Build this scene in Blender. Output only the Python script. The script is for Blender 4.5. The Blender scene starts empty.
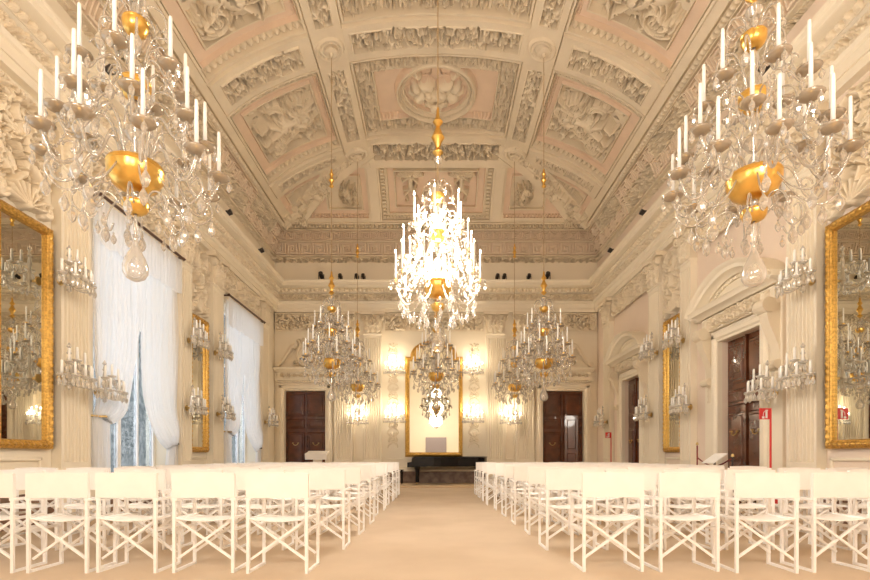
import bpy, math, random
import numpy as np
from mathutils import Vector, Matrix
random.seed(7); RNG = np.random.RandomState(7)
scn = bpy.context.scene
COL = scn.collection
PI = math.pi
HC = 1.01            # camera height
YF = 18.6            # far wall
XW = 6.0             # half width of the hall
YB = -6.0            # wall behind the viewer

# ------------------------------------------------------------------ materials
def new_mat(name):
    m = bpy.data.materials.new(name); m.use_nodes = True
    nt = m.node_tree; nt.nodes.clear()
    out = nt.nodes.new('ShaderNodeOutputMaterial')
    return m, nt, out
def principled(name, col, rough=.6, metal=0., var=0., scale=3., spec=.5, bump=0., bscale=40., col2=None, coat=0.):
    m, nt, out = new_mat(name)
    b = nt.nodes.new('ShaderNodeBsdfPrincipled')
    b.inputs['Base Color'].default_value = (*col, 1); b.inputs['Roughness'].default_value = rough
    b.inputs['Metallic'].default_value = metal; b.inputs['Specular IOR Level'].default_value = spec
    b.inputs['Coat Weight'].default_value = coat
    nt.links.new(b.outputs[0], out.inputs[0])
    tc = nt.nodes.new('ShaderNodeTexCoord')
    if var or col2:
        n = nt.nodes.new('ShaderNodeTexNoise'); n.inputs['Scale'].default_value = scale
        n.inputs['Detail'].default_value = 6
        nt.links.new(tc.outputs['Object'], n.inputs['Vector'])
        r = nt.nodes.new('ShaderNodeMix'); r.data_type = 'RGBA'
        c2 = col2 or tuple(max(0, c*(1-var)) for c in col)
        r.inputs[6].default_value = (*col, 1); r.inputs[7].default_value = (*c2, 1)
        mr = nt.nodes.new('ShaderNodeMapRange'); mr.inputs[1].default_value = .35; mr.inputs[2].default_value = .65
        nt.links.new(n.outputs[0], mr.inputs[0]); nt.links.new(mr.outputs[0], r.inputs[0])
        nt.links.new(r.outputs[2], b.inputs['Base Color'])
    if bump:
        n = nt.nodes.new('ShaderNodeTexNoise'); n.inputs['Scale'].default_value = bscale
        nt.links.new(tc.outputs['Object'], n.inputs['Vector'])
        bp = nt.nodes.new('ShaderNodeBump'); bp.inputs['Strength'].default_value = bump
        bp.inputs['Distance'].default_value = .01
        nt.links.new(n.outputs[0], bp.inputs['Height']); nt.links.new(bp.outputs[0], b.inputs['Normal'])
    return m
def glass_mat(name, col, transp, rough=.08, diff=.25):
    m, nt, out = new_mat(name)
    t = nt.nodes.new('ShaderNodeBsdfTransparent'); t.inputs[0].default_value = (.97, .96, .94, 1)
    g = nt.nodes.new('ShaderNodeBsdfGlossy'); g.inputs[0].default_value = (*col, 1); g.inputs['Roughness'].default_value = rough
    d = nt.nodes.new('ShaderNodeBsdfTranslucent'); d.inputs[0].default_value = (*col, 1)
    df = nt.nodes.new('ShaderNodeBsdfDiffuse'); df.inputs[0].default_value = (*col, 1)
    mdd = nt.nodes.new('ShaderNodeMixShader'); mdd.inputs[0].default_value = .5
    nt.links.new(d.outputs[0], mdd.inputs[1]); nt.links.new(df.outputs[0], mdd.inputs[2])
    m1 = nt.nodes.new('ShaderNodeMixShader'); m1.inputs[0].default_value = diff
    nt.links.new(g.outputs[0], m1.inputs[1]); nt.links.new(mdd.outputs[0], m1.inputs[2])
    lw = nt.nodes.new('ShaderNodeLayerWeight'); lw.inputs[0].default_value = .5
    mr = nt.nodes.new('ShaderNodeMapRange'); mr.inputs[3].default_value = 1-transp; mr.inputs[4].default_value = 1.
    nt.links.new(lw.outputs['Facing'], mr.inputs[0])
    m2 = nt.nodes.new('ShaderNodeMixShader')
    nt.links.new(mr.outputs[0], m2.inputs[0])
    nt.links.new(t.outputs[0], m2.inputs[1]); nt.links.new(m1.outputs[0], m2.inputs[2])
    nt.links.new(m2.outputs[0], out.inputs[0])
    return m
def emit_mat(name, col, s):
    m, nt, out = new_mat(name)
    e = nt.nodes.new('ShaderNodeEmission'); e.inputs[0].default_value = (*col, 1); e.inputs[1].default_value = s
    nt.links.new(e.outputs[0], out.inputs[0]); return m
def sheer_mat(name, transp):
    m, nt, out = new_mat(name)
    t = nt.nodes.new('ShaderNodeBsdfTransparent')
    d = nt.nodes.new('ShaderNodeBsdfTranslucent'); d.inputs[0].default_value = (.93, .93, .94, 1)
    df = nt.nodes.new('ShaderNodeBsdfDiffuse'); df.inputs[0].default_value = (.93, .92, .9, 1)
    a = nt.nodes.new('ShaderNodeMixShader'); a.inputs[0].default_value = .45
    nt.links.new(d.outputs[0], a.inputs[1]); nt.links.new(df.outputs[0], a.inputs[2])
    b = nt.nodes.new('ShaderNodeMixShader'); b.inputs[0].default_value = 1-transp
    nt.links.new(t.outputs[0], b.inputs[1]); nt.links.new(a.outputs[0], b.inputs[2])
    nt.links.new(b.outputs[0], out.inputs[0]); return m
def lace_mat(name):
    # obscured window glass with a lacy leaf figure
    m, nt, out = new_mat(name)
    tc = nt.nodes.new('ShaderNodeTexCoord')
    n = nt.nodes.new('ShaderNodeTexNoise'); n.inputs['Scale'].default_value = 7.; n.inputs['Detail'].default_value = 3; n.inputs['Distortion'].default_value = 2.5
    nt.links.new(tc.outputs['Object'], n.inputs['Vector'])
    cr = nt.nodes.new('ShaderNodeMapRange'); cr.inputs[1].default_value = .44; cr.inputs[2].default_value = .56
    nt.links.new(n.outputs[0], cr.inputs[0])
    mx = nt.nodes.new('ShaderNodeMix'); mx.data_type = 'RGBA'
    mx.inputs[6].default_value = (.05, .055, .05, 1); mx.inputs[7].default_value = (.15, .15, .14, 1)
    nt.links.new(cr.outputs[0], mx.inputs[0])
    t = nt.nodes.new('ShaderNodeBsdfTranslucent'); nt.links.new(mx.outputs[2], t.inputs[0])
    d = nt.nodes.new('ShaderNodeBsdfDiffuse'); nt.links.new(mx.outputs[2], d.inputs[0])
    a = nt.nodes.new('ShaderNodeMixShader'); a.inputs[0].default_value = .4
    nt.links.new(t.outputs[0], a.inputs[1]); nt.links.new(d.outputs[0], a.inputs[2])
    tr = nt.nodes.new('ShaderNodeBsdfTransparent'); tr.inputs[0].default_value = (.95, .97, 1, 1)
    b = nt.nodes.new('ShaderNodeMixShader'); b.inputs[0].default_value = .64
    nt.links.new(tr.outputs[0], b.inputs[1]); nt.links.new(a.outputs[0], b.inputs[2])
    nt.links.new(b.outputs[0], out.inputs[0]); return m

STUCCO = principled('stucco_cream', (.79, .69, .535), .75, var=.08, scale=1.5)
PALE = principled('stucco_blush', (.80, .67, .53), .8, var=.07, scale=2.)
PINK = principled('stucco_pink', (.80, .635, .49), .8, var=.07, scale=2.)
WALL = principled('wall_cream', (.83, .745, .60), .6, var=.05, scale=.8)
WALLP = principled('wall_rose', (.80, .67, .56), .6, var=.06, scale=.8)
TRIM = principled('trim_cream', (.84, .76, .62), .55, var=.05, scale=1.2)
CARPET = principled('carpet_beige', (.60, .475, .35), .95, scale=1.1, col2=(.66, .53, .40), bump=.4, bscale=300, spec=.1)
STAGE = principled('stage_beige', (.66, .50, .33), .9, var=.05, spec=.1)
MARBLE = principled('brown_marble', (.16, .085, .055), .3, scale=4., col2=(.30, .19, .13))
GOLD = principled('gilding', (.95, .60, .16), .28, metal=1., var=.15, scale=12.)
GILT = principled('gilt_frame', (.74, .46, .12), .42, metal=.8, scale=30., col2=(.42, .24, .06))
MIRR = principled('mirror_glass', (.78, .78, .71), .015, metal=1.)
WOOD = principled('dark_walnut', (.075, .022, .009), .22, scale=3., col2=(.13, .040, .016), coat=.4)
BRASS = principled('brass', (.62, .45, .2), .35, metal=1.)
WHITE = principled('white_lacquer', (.94, .925, .91), .35)
CANVAS = principled('white_canvas', (.93, .895, .86), .85, var=.04, scale=6., bump=.15, bscale=400)
CANDLE = principled('candle_wax', (.98, .965, .93), .4)
GLASS = glass_mat('crystal', (.85, .81, .75), .58, .12, .50)
GLASSD = glass_mat('pan_glass', (.66, .58, .48), .40, .12, .55)
GLASSB = glass_mat('bright_crystal', (1., .98, .94), .45, .05, .55)
GLASSL = glass_mat('glowing_crystal', (.93, .89, .82), .80, .08, .06)
BLACK = principled('piano_black', (.008, .007, .008), .22, spec=.3)
IRON = principled('dark_iron', (.03, .025, .025), .45)
RUSTY = principled('dark_rod', (.09, .045, .03), .5)
ROPE = principled('dark_red_rope', (.22, .03, .03), .8)
RED = principled('red_paint', (.62, .02, .02), .35)
SIGNW = principled('sign_white', (.9, .88, .86), .5)
CHAIN = principled('chain_bronze', (.50, .36, .2), .45, metal=.4)
FLAME = emit_mat('flame', (1., .88, .66), 45.)
SHEER = sheer_mat('sheer_voile', .2)
SHEER2 = sheer_mat('sheer_valance', .12)
LACE = lace_mat('lace_glass')
LIDW = principled('white_board', (.86, .80, .72), .5)
ACRYL = glass_mat('acrylic', (.9, .9, .92), .6, .05, .6)
PLINE = principled('picture_gray', (.30, .25, .26), .5)

# ------------------------------------------------------------------ mesh builder
class MB:
    def __init__(s): s.v = []; s.f = []
    def add(s, vs, fs):
        o = len(s.v); s.v += [tuple(v) for v in vs]; s.f += [tuple(i+o for i in f) for f in fs]; return s
    def box(s, x0, x1, y0, y1, z0, z1):
        vs = [(x, y, z) for x in (x0, x1) for y in (y0, y1) for z in (z0, z1)]
        return s.add(vs, [(0,1,3,2), (4,6,7,5), (0,4,5,1), (2,3,7,6), (0,2,6,4), (1,5,7,3)])
    def bevbox(s, x0, x1, y0, y1, z0, z1, b):
        # box whose front (-y) face is bevelled inwards
        vs = [(x0,y1,z0),(x1,y1,z0),(x1,y1,z1),(x0,y1,z1),(x0,y0+b,z0),(x1,y0+b,z0),(x1,y0+b,z1),(x0,y0+b,z1),
              (x0+b,y0,z0+b),(x1-b,y0,z0+b),(x1-b,y0,z1-b),(x0+b,y0,z1-b)]
        return s.add(vs, [(0,4,5,1),(1,5,6,2),(2,6,7,3),(3,7,4,0),(4,8,9,5),(5,9,10,6),(6,10,11,7),(7,11,8,4),(8,11,10,9),(0,1,2,3)])
    def lathe(s, prof, seg=16, c=(0,0,0), a0=0.):
        n = len(prof); vs = []
        for i in range(seg):
            a = a0 + 2*PI*i/seg
            for r, z in prof: vs.append((c[0]+r*math.cos(a), c[1]+r*math.sin(a), c[2]+z))
        fs = [(i*n+j, ((i+1)%seg)*n+j, ((i+1)%seg)*n+j+1, i*n+j+1) for i in range(seg) for j in range(n-1)]
        return s.add(vs, fs)
    def tube(s, pts, r, seg=6, closed=False):
        pts = [Vector(p) for p in pts]; n = len(pts)
        rs = r if isinstance(r, (list, tuple)) else [r]*n
        t0 = (pts[1]-pts[0]).normalized()
        up = Vector((0,0,1)) if abs(t0.z) < .9 else Vector((1,0,0))
        nrm = t0.cross(up).normalized(); vs = []
        for i, p in enumerate(pts):
            t = (pts[min(i+1, n-1)]-pts[max(i-1, 0)]).normalized()
            nrm = (nrm - t*nrm.dot(t)).normalized(); b = t.cross(nrm)
            for k in range(seg):
                a = 2*PI*(k+.5)/seg
                vs.append(p + nrm*(rs[i]*math.cos(a)) + b*(rs[i]*math.sin(a)))
        fs = [(i*seg+k, i*seg+(k+1)%seg, (i+1)*seg+(k+1)%seg, (i+1)*seg+k) for i in range(n-1) for k in range(seg)]
        fs += [tuple(range(seg))[::-1], tuple((n-1)*seg+k for k in range(seg))]
        return s.add(vs, fs)
    def prism(s, poly, y0, y1):
        # polygon in (x,z) extruded along y
        n = len(poly)
        vs = [(x, y0, z) for x, z in poly]+[(x, y1, z) for x, z in poly]
        fs = [tuple(range(n)), tuple(range(2*n-1, n-1, -1))]+[(i, i+n, (i+1)%n+n, (i+1)%n) for i in range(n)]
        return s.add(vs, fs)
    def prismz(s, poly, z0, z1):
        n = len(poly)
        vs = [(x, y, z0) for x, y in poly]+[(x, y, z1) for x, y in poly]
        fs = [tuple(range(n))[::-1], tuple(range(n, 2*n))]+[(i, (i+1)%n, (i+1)%n+n, i+n) for i in range(n)]
        return s.add(vs, fs)
    def prismx(s, poly, x0, x1):
        # polygon in (y,z) extruded along x
        n = len(poly)
        vs = [(x0, y, z) for y, z in poly]+[(x1, y, z) for y, z in poly]
        fs = [tuple(range(n)), tuple(range(2*n-1, n-1, -1))]+[(i, i+n, (i+1)%n+n, (i+1)%n) for i in range(n)]
        return s.add(vs, fs)
    def xform(s, M):
        s.v = [tuple(M @ Vector(v)) for v in s.v]; return s
    def mesh(s, name, mat, smooth=False):
        me = bpy.data.meshes.new(name); me.from_pydata(s.v, [], s.f); me.materials.append(mat)
        if smooth: me.polygons.foreach_set('use_smooth', [True]*len(me.polygons))
        me.update(); return me
    def build(s, name, mat, parent=None, smooth=False, loc=None):
        import bmesh
        me = s.mesh(name, mat, smooth)
        bm = bmesh.new(); bm.from_mesh(me); bmesh.ops.recalc_face_normals(bm, faces=bm.faces); bm.to_mesh(me); bm.free()
        if smooth:
            try: me.set_sharp_from_angle(angle=R(42))
            except Exception: pass
        return link(name, me, parent, loc)
def R(a): return math.radians(a)
def link(name, me, parent=None, loc=None):
    o = bpy.data.objects.new(name, me); COL.objects.link(o)
    if parent: o.parent = parent
    if loc is not None: o.location = loc
    return o
def empty(name, loc=(0,0,0), rz=0.):
    o = bpy.data.objects.new(name, None); COL.objects.link(o); o.location = loc; o.rotation_euler = (0,0,rz)
    o.empty_display_size = .1; return o
def tag(o, label=None, cat=None, group=None, kind=None):
    if label: o['label'] = label
    if cat: o['category'] = cat
    if group: o['group'] = group
    if kind: o['kind'] = kind
    return o
KIDS = {}
def copy_tree(o, parent=None, mats=None):
    c = o.copy(); COL.objects.link(c)
    if parent: c.parent = parent
    for ch in KIDS.get(o.name) or [k for k in o.children]: copy_tree(ch, c)
    return c
def wall_put(o, wall, u, z=0., n=0.):
    """stand o against a wall; its local -y looks into the room, u runs along the wall"""
    if wall == 'left': o.location = (-XW+n, u, z); o.rotation_euler = (0,0,PI/2)
    elif wall == 'right': o.location = (XW-n, u, z); o.rotation_euler = (0,0,-PI/2)
    else: o.location = (u, YF-n, z); o.rotation_euler = (0,0,0)
    return o

# ------------------------------------------------------------------ relief painter
class Cv:
    """height field on a grid with (possibly uneven) axis coordinates A (axis 0) and B (axis 1)"""
    def __init__(s, A, B, base=0.):
        s.A = np.asarray(A, float); s.B = np.asarray(B, float); s.H = np.full((len(A), len(B)), base)
        s.K = np.zeros((len(A), len(B)), np.int8); s.z0 = 0.
        s.Ai = np.argsort(s.A) if s.A[0] > s.A[-1] else None
        s.clip = None
    def rng(s, X, lo, hi):
        if X[0] <= X[-1]: return np.searchsorted(X, lo), np.searchsorted(X, hi, 'right')
        n = len(X); Y = X[::-1]
        a, b = np.searchsorted(Y, lo), np.searchsorted(Y, hi, 'right'); return n-b, n-a
    def win(s, a0, a1, b0, b1):
        if s.clip:
            a0 = max(a0, s.clip[0]); a1 = min(a1, s.clip[1]); b0 = max(b0, s.clip[2]); b1 = min(b1, s.clip[3])
            if a0 >= a1 or b0 >= b1: return None
        i0, i1 = s.rng(s.A, a0, a1); j0, j1 = s.rng(s.B, b0, b1)
        if i1 <= i0 or j1 <= j0: return None
        return slice(i0, i1), slice(j0, j1), s.A[i0:i1, None], s.B[None, j0:j1]
    def rect(s, a0, a1, b0, b1, h, k=None):
        w = s.win(min(a0,a1), max(a0,a1), min(b0,b1), max(b0,b1))
        if w:
            s.H[w[0], w[1]] = h
            if k is not None: s.K[w[0], w[1]] = k
    def frame(s, a0, a1, b0, b1, t, h):
        s.rect(a0, a0+t, b0, b1, h); s.rect(a1-t, a1, b0, b1, h); s.rect(a0, a1, b0, b0+t, h); s.rect(a0, a1, b1-t, b1, h)
    def put(s, w, D, h, z=None, p=.38):
        # D: normalised squared distance; dome of height h over the base z
        z = s.z0 if z is None else z
        d = np.clip(1-D, 0, 1)**p
        v = np.where(D < 1, z+h*d, -9)
        s.H[w[0], w[1]] = np.maximum(s.H[w[0], w[1]], v)
    def cap(s, a, b, c, d, r0, r1, h, z=None):
        m = max(r0, r1); w = s.win(min(a,c)-m, max(a,c)+m, min(b,d)-m, max(b,d)+m)
        if not w: return
        A, B = w[2], w[3]; L = (c-a)**2+(d-b)**2+1e-9
        t = np.clip(((A-a)*(c-a)+(B-b)*(d-b))/L, 0, 1)
        rr = r0+(r1-r0)*t
        s.put(w, ((A-a-t*(c-a))**2+(B-b-t*(d-b))**2)/(rr*rr+1e-9), h, z)
    def ell(s, a, b, ra, rb, th, h, z=None, p=.38):
        m = max(ra, rb); w = s.win(a-m, a+m, b-m, b+m)
        if not w: return
        x = w[2]-a; y = w[3]-b; c, q = math.cos(th), math.sin(th)
        s.put(w, ((x*c+y*q)/ra)**2+((-x*q+y*c)/rb)**2, h, z, p)
    def ring(s, a, b, r, t, h, z=None, q=1.):
        w = s.win(a-r-t, a+r+t, b-(r+t)*q, b+(r+t)*q)
        if not w: return
        d = np.sqrt((w[2]-a)**2+((w[3]-b)/q)**2)
        s.put(w, ((d-r)/t)**2, h, z)
    def poly(s, pts, r0, r1, h, z=None):
        n = len(pts)-1
        for i in range(n):
            s.cap(*pts[i], *pts[i+1], r0+(r1-r0)*i/n, r0+(r1-r0)*(i+1)/n, h, z)
    def spiral(s, a, b, r, th0, turns, w, h, sg=1, z=None, n=12):
        n = max(6, int(n*turns))
        s.poly([(a+r*(1-.82*i/n)*math.cos(th0+sg*2*PI*turns*i/n), b+r*(1-.82*i/n)*math.sin(th0+sg*2*PI*turns*i/n)) for i in range(n+1)], w, w*.6, h, z)
        s.ell(a, b, r*.22, r*.22, 0, h*1.2, z)
    def leaf(s, a, b, th, L, w, h, z=None, lobes=3):
        c, q = math.cos(th), math.sin(th)
        s.ell(a+c*L/2, b+q*L/2, L/2, w/2, th, h, z)
        for i in range(lobes):
            t = (i+.6)/lobes
            for sg in (-1, 1):
                t2 = th+sg*.75
                s.ell(a+c*L*t*.8+math.cos(t2)*w*.35, b+q*L*t*.8+math.sin(t2)*w*.35, w*.42, w*.17, t2, h*.9, z)
    def scatter(s, a0, a1, b0, b1, n, r, h, z=None, rnd=None):
        rnd = rnd or random
        for _ in range(n):
            rr = r*rnd.uniform(.6, 1.3)
            s.ell(rnd.uniform(a0, a1), rnd.uniform(b0, b1), rr, rr*rnd.uniform(.3, .6), rnd.uniform(0, PI), h*rnd.uniform(.5, 1), z)
    def pits(s, a0, a1, b0, b1, dens, r, depth, floor=-9., rnd=None):
        '''drilled undercuts between the leaves'''
        rnd = rnd or random
        for _ in range(int(abs(a1-a0)*abs(b1-b0)*dens)):
            a = rnd.uniform(a0, a1); b = rnd.uniform(b0, b1); ra = r*rnd.uniform(.8, 2.2); rb = r*rnd.uniform(.55, .9); th = rnd.uniform(0, PI)
            w = s.win(a-ra, a+ra, b-ra, b+ra)
            if not w: continue
            x = w[2]-a; y = w[3]-b; c, q = math.cos(th), math.sin(th)
            D = ((x*c+y*q)/ra)**2+((-x*q+y*c)/rb)**2
            s.H[w[0], w[1]] = np.where(D < 1, np.maximum(s.H[w[0], w[1]]-depth, floor), s.H[w[0], w[1]])
    def scrolls(s, a0, a1, b0, b1, h, along='b', z=None, rnd=None, fill=.8):
        """running acanthus scroll in a strip"""
        rnd = rnd or random
        w = (a1-a0) if along == 'b' else (b1-b0)
        L0, L1 = (b0, b1) if along == 'b' else (a0, a1)
        step = w*1.25; n = max(1, round((L1-L0)/step)); step = (L1-L0)/n
        old = s.clip; s.clip = (a0, a1, b0, b1) if not old else old
        mid = (a0+a1)/2 if along == 'b' else (b0+b1)/2
        for i in range(n):
            c = L0+(i+.5)*step; sg = 1 if i % 2 else -1
            def P(al, ac): return (mid+ac, al) if along == 'b' else (al, mid+ac)
            p = P(c, -sg*w*.03)
            s.spiral(p[0], p[1], w*.36, rnd.uniform(0, 6), 1.4, w*.05, h*.8, sg, z)
            for k in range(int(7*fill)):
                an = rnd.uniform(0, 2*PI); q = P(c+math.cos(an)*w*.38, math.sin(an)*w*.36)
                s.leaf(q[0], q[1], rnd.uniform(0, 2*PI), w*.22, w*.11, h*rnd.uniform(.6, 1), z, 2)
            q = P(c+step/2, 0); s.ell(q[0], q[1], w*.13, w*.13, 0, h, z)
        s.clip = old
    def dentils(s, a0, a1, b0, b1, h, pitch, along='b', z=0.):
        w = s.win(a0, a1, b0, b1)
        if not w: return
        T = w[3] if along == 'b' else w[2]
        s.H[w[0], w[1]] = np.where((np.mod(T, pitch) < pitch*.6) + 0*w[2]+0*w[3], z+h, z)
    def eggs(s, a0, a1, b0, b1, h, pitch, along='b', z=0.):
        w = s.win(a0, a1, b0, b1)
        if not w: return
        T, Q, q0, q1 = (w[3], w[2], a0, a1) if along == 'b' else (w[2], w[3], b0, b1)
        x = (np.mod(T, pitch)/pitch-.5)*2.3; y = (Q-(q0+q1)/2)/((q1-q0)/2)
        D = x*x+y*y
        s.H[w[0], w[1]] = np.maximum(z, np.where(D < 1, z+h*np.sqrt(np.clip(1-D, 0, 1)), z))
    KEY = ["11111111", "00000001", "11111101", "10000101", "10110101", "10011101" , "11000001", "01111111"]
    KEY = ["1111111011", "1000001010", "1011101010", "1010101010", "1010001010", "1011111010", "1000000010", "1111111110"]
    def meander(s, a0, a1, b0, b1, h, along='b', z=0., k1=None):
        w = s.win(a0, a1, b0, b1)
        if not w: return
        K = np.array([[int(c) for c in r] for r in s.KEY])
        T, Q, q0, q1 = (w[3], w[2], a0, a1) if along == 'b' else (w[2], w[3], b0, b1)
        cell = (q1-q0)/8.
        ti = np.mod((T/cell).astype(int), 10); qi = np.clip(((Q-q0)/cell).astype(int), 0, 7)
        ti, qi = np.broadcast_arrays(ti, qi)
        s.H[w[0], w[1]] = z+h*K[qi, ti]
    def putto(s, a, b, S, rot=0., flip=1, h=.1, z=None):
        """winged child seen frontally; local x sideways, y up"""
        c, q = math.cos(rot), math.sin(rot)
        def T(x, y): x *= flip*S; y *= S; return a+x*c-y*q, b+x*q+y*c
        def C(x0, y0, x1, y1, r0, r1, hh): s.cap(*T(x0, y0), *T(x1, y1), r0*S, r1*S, hh*h, z)
        for i in range(6):
            an = .25+.22*i
            C(.08, .22, .08+.50*math.cos(an)*(1-.05*i), .22+.42*math.sin(an), .03, .05, .55+.05*i)
            C(-.08, .22, -.08-.46*math.cos(an)*(1-.05*i), .22+.40*math.sin(an), .03, .05, .55+.05*i)
        C(0, .22, .02, -.08, .125, .115, 1.)
        C(0, -.08, -.02, -.18, .13, .12, 1.1)
        C(.12, .26, .33, .12, .055, .045, .9); C(.33, .12, .42, .26, .045, .035, .8)
        C(-.12, .26, -.28, .08, .055, .045, .9); C(-.28, .08, -.18, -.06, .045, .035, .9)
        C(.06, -.22, .26, -.40, .085, .065, 1.1); C(.26, -.40, .14, -.66, .06, .04, .9); C(.14, -.66, .24, -.70, .035, .03, .8)
        C(-.08, -.22, -.14, -.48, .085, .065, 1.05); C(-.14, -.48, -.30, -.66, .06, .04, .85); C(-.30, -.66, -.22, -.73, .035, .03, .8)
        C(-.25, -.12, .3, -.22, .03, .05, 1.0)
        s.ell(*T(.01, .42), .105*S, .12*S, rot, 1.25*h, z)
        for i in range(7):
            an = .3+i*.42; s.ell(*T(.01+.10*math.cos(an), .44+.10*math.sin(an)), .035*S, .035*S, 0, 1.3*h, z)
    def trophy(s, a, b, ra, rb, h, seed, z=None):
        """piled stucco shields, plumes, garlands and crescents filling an ellipse-ish field"""
        r = random.Random(seed); m = min(ra, rb)
        for i in range(46):
            x = r.uniform(-1, 1); y = r.uniform(-1, 1)
            s.leaf(a+x*ra*.85, b+y*rb*.85, r.uniform(0, 2*PI), m*.36, m*.15, h*r.uniform(.35, .6), z, 3)
        for i in range(5):
            x0 = a+r.uniform(-.6, .6)*ra; y0 = b+r.uniform(-.6, .6)*rb; R0 = m*r.uniform(.3, .55); th = r.uniform(0, 6.28); al = r.uniform(2, 3.4)
            for k in range(3):
                rr = R0*(1-.22*k)
                s.poly([(x0+rr*math.cos(th+al*t/9), y0+rr*math.sin(th+al*t/9)) for t in range(10)], m*.035, m*.075, h*(.7+.1*k), z)
        for i in range(3):
            th = r.uniform(0, PI); x0 = a+r.uniform(-.35, .35)*ra; y0 = b+r.uniform(-.35, .35)*rb
            s.ell(x0, y0, m*.42, m*.26, th, h*.95, z); s.ell(x0+m*.1, y0, m*.26, m*.15, th, h*1.15, z)
        for i in range(4):
            th = r.uniform(0, PI); L = m*r.uniform(.6, 1.); x0 = a+r.uniform(-.4, .4)*ra; y0 = b+r.uniform(-.4, .4)*rb
            s.cap(x0-L*math.cos(th), y0-L*math.sin(th), x0+L*math.cos(th), y0+L*math.sin(th), m*.03, m*.09, h*.8, z)
        s.spiral(a+ra*.45, b-rb*.5, m*.28, r.uniform(0, 6), 1.5, m*.06, h*.9, 1, z)
        s.spiral(a-ra*.5, b+rb*.55, m*.28, r.uniform(0, 6), 1.5, m*.06, h*.9, -1, z)
    def shell(s, a, b, S, h, z=None, up=1):
        """scallop shell in (a across, b up)"""
        for i in range(9):
            an = PI*(.08+.84*i/8); s.cap(a, b, a+S*math.cos(an), b+up*S*math.sin(an)*.95, S*.05, S*.13, h, z)
        s.ell(a, b, S*.22, S*.16, 0, h*1.2, z)

def relief(cv, name, mat, parent=None, drop=None, loc=None, extra=None):
    """grid -> mesh; A = x, B = z, height -> -y"""
    na, nb = cv.H.shape
    X = np.repeat(cv.A, nb); Z = np.tile(cv.B, na); Y = -cv.H.ravel()
    co = np.stack([X, Y, Z], 1).astype(np.float32)
    i = np.arange(na-1)[:, None]*nb+np.arange(nb-1)[None]
    q = np.stack([i, i+nb, i+nb+1, i+1], -1)
    if drop is not None:
        H = cv.H; keep = np.maximum(np.maximum(H[:-1, :-1], H[1:, :-1]), np.maximum(H[:-1, 1:], H[1:, 1:])) > drop
        q = q[keep]
    return grid_mesh(name, co, q.reshape(-1, 4), mat, parent, loc)
def grid_mesh(name, co, q, mat, parent=None, loc=None, smooth=False, midx=None):
    me = bpy.data.meshes.new(name)
    used = np.unique(q); remap = np.full(len(co), -1); remap[used] = np.arange(len(used)); co = co[used]; q = remap[q]
    me.vertices.add(len(co)); me.vertices.foreach_set('co', co.astype(np.float32).ravel())
    me.loops.add(q.size); me.loops.foreach_set('vertex_index', q.ravel().astype(np.int32))
    me.polygons.add(len(q)); me.polygons.foreach_set('loop_start', (np.arange(len(q))*4).astype(np.int32))
    try: me.polygons.foreach_set('loop_total', np.full(len(q), 4, np.int32))
    except Exception: pass
    for m in (mat if isinstance(mat, list) else [mat]): me.materials.append(m)
    if midx is not None: me.polygons.foreach_set('material_index', midx.astype(np.int32))
    me.polygons.foreach_set('use_smooth', np.full(len(q), smooth))
    me.update(calc_edges=True); me.validate()
    return link(name, me, parent, loc)
def grid(x0, x1, z0, z1, d):
    return Cv(np.linspace(x0, x1, max(3, int((x1-x0)/d)+1)), np.linspace(z0, z1, max(3, int((z1-z0)/d)+1)))

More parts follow.
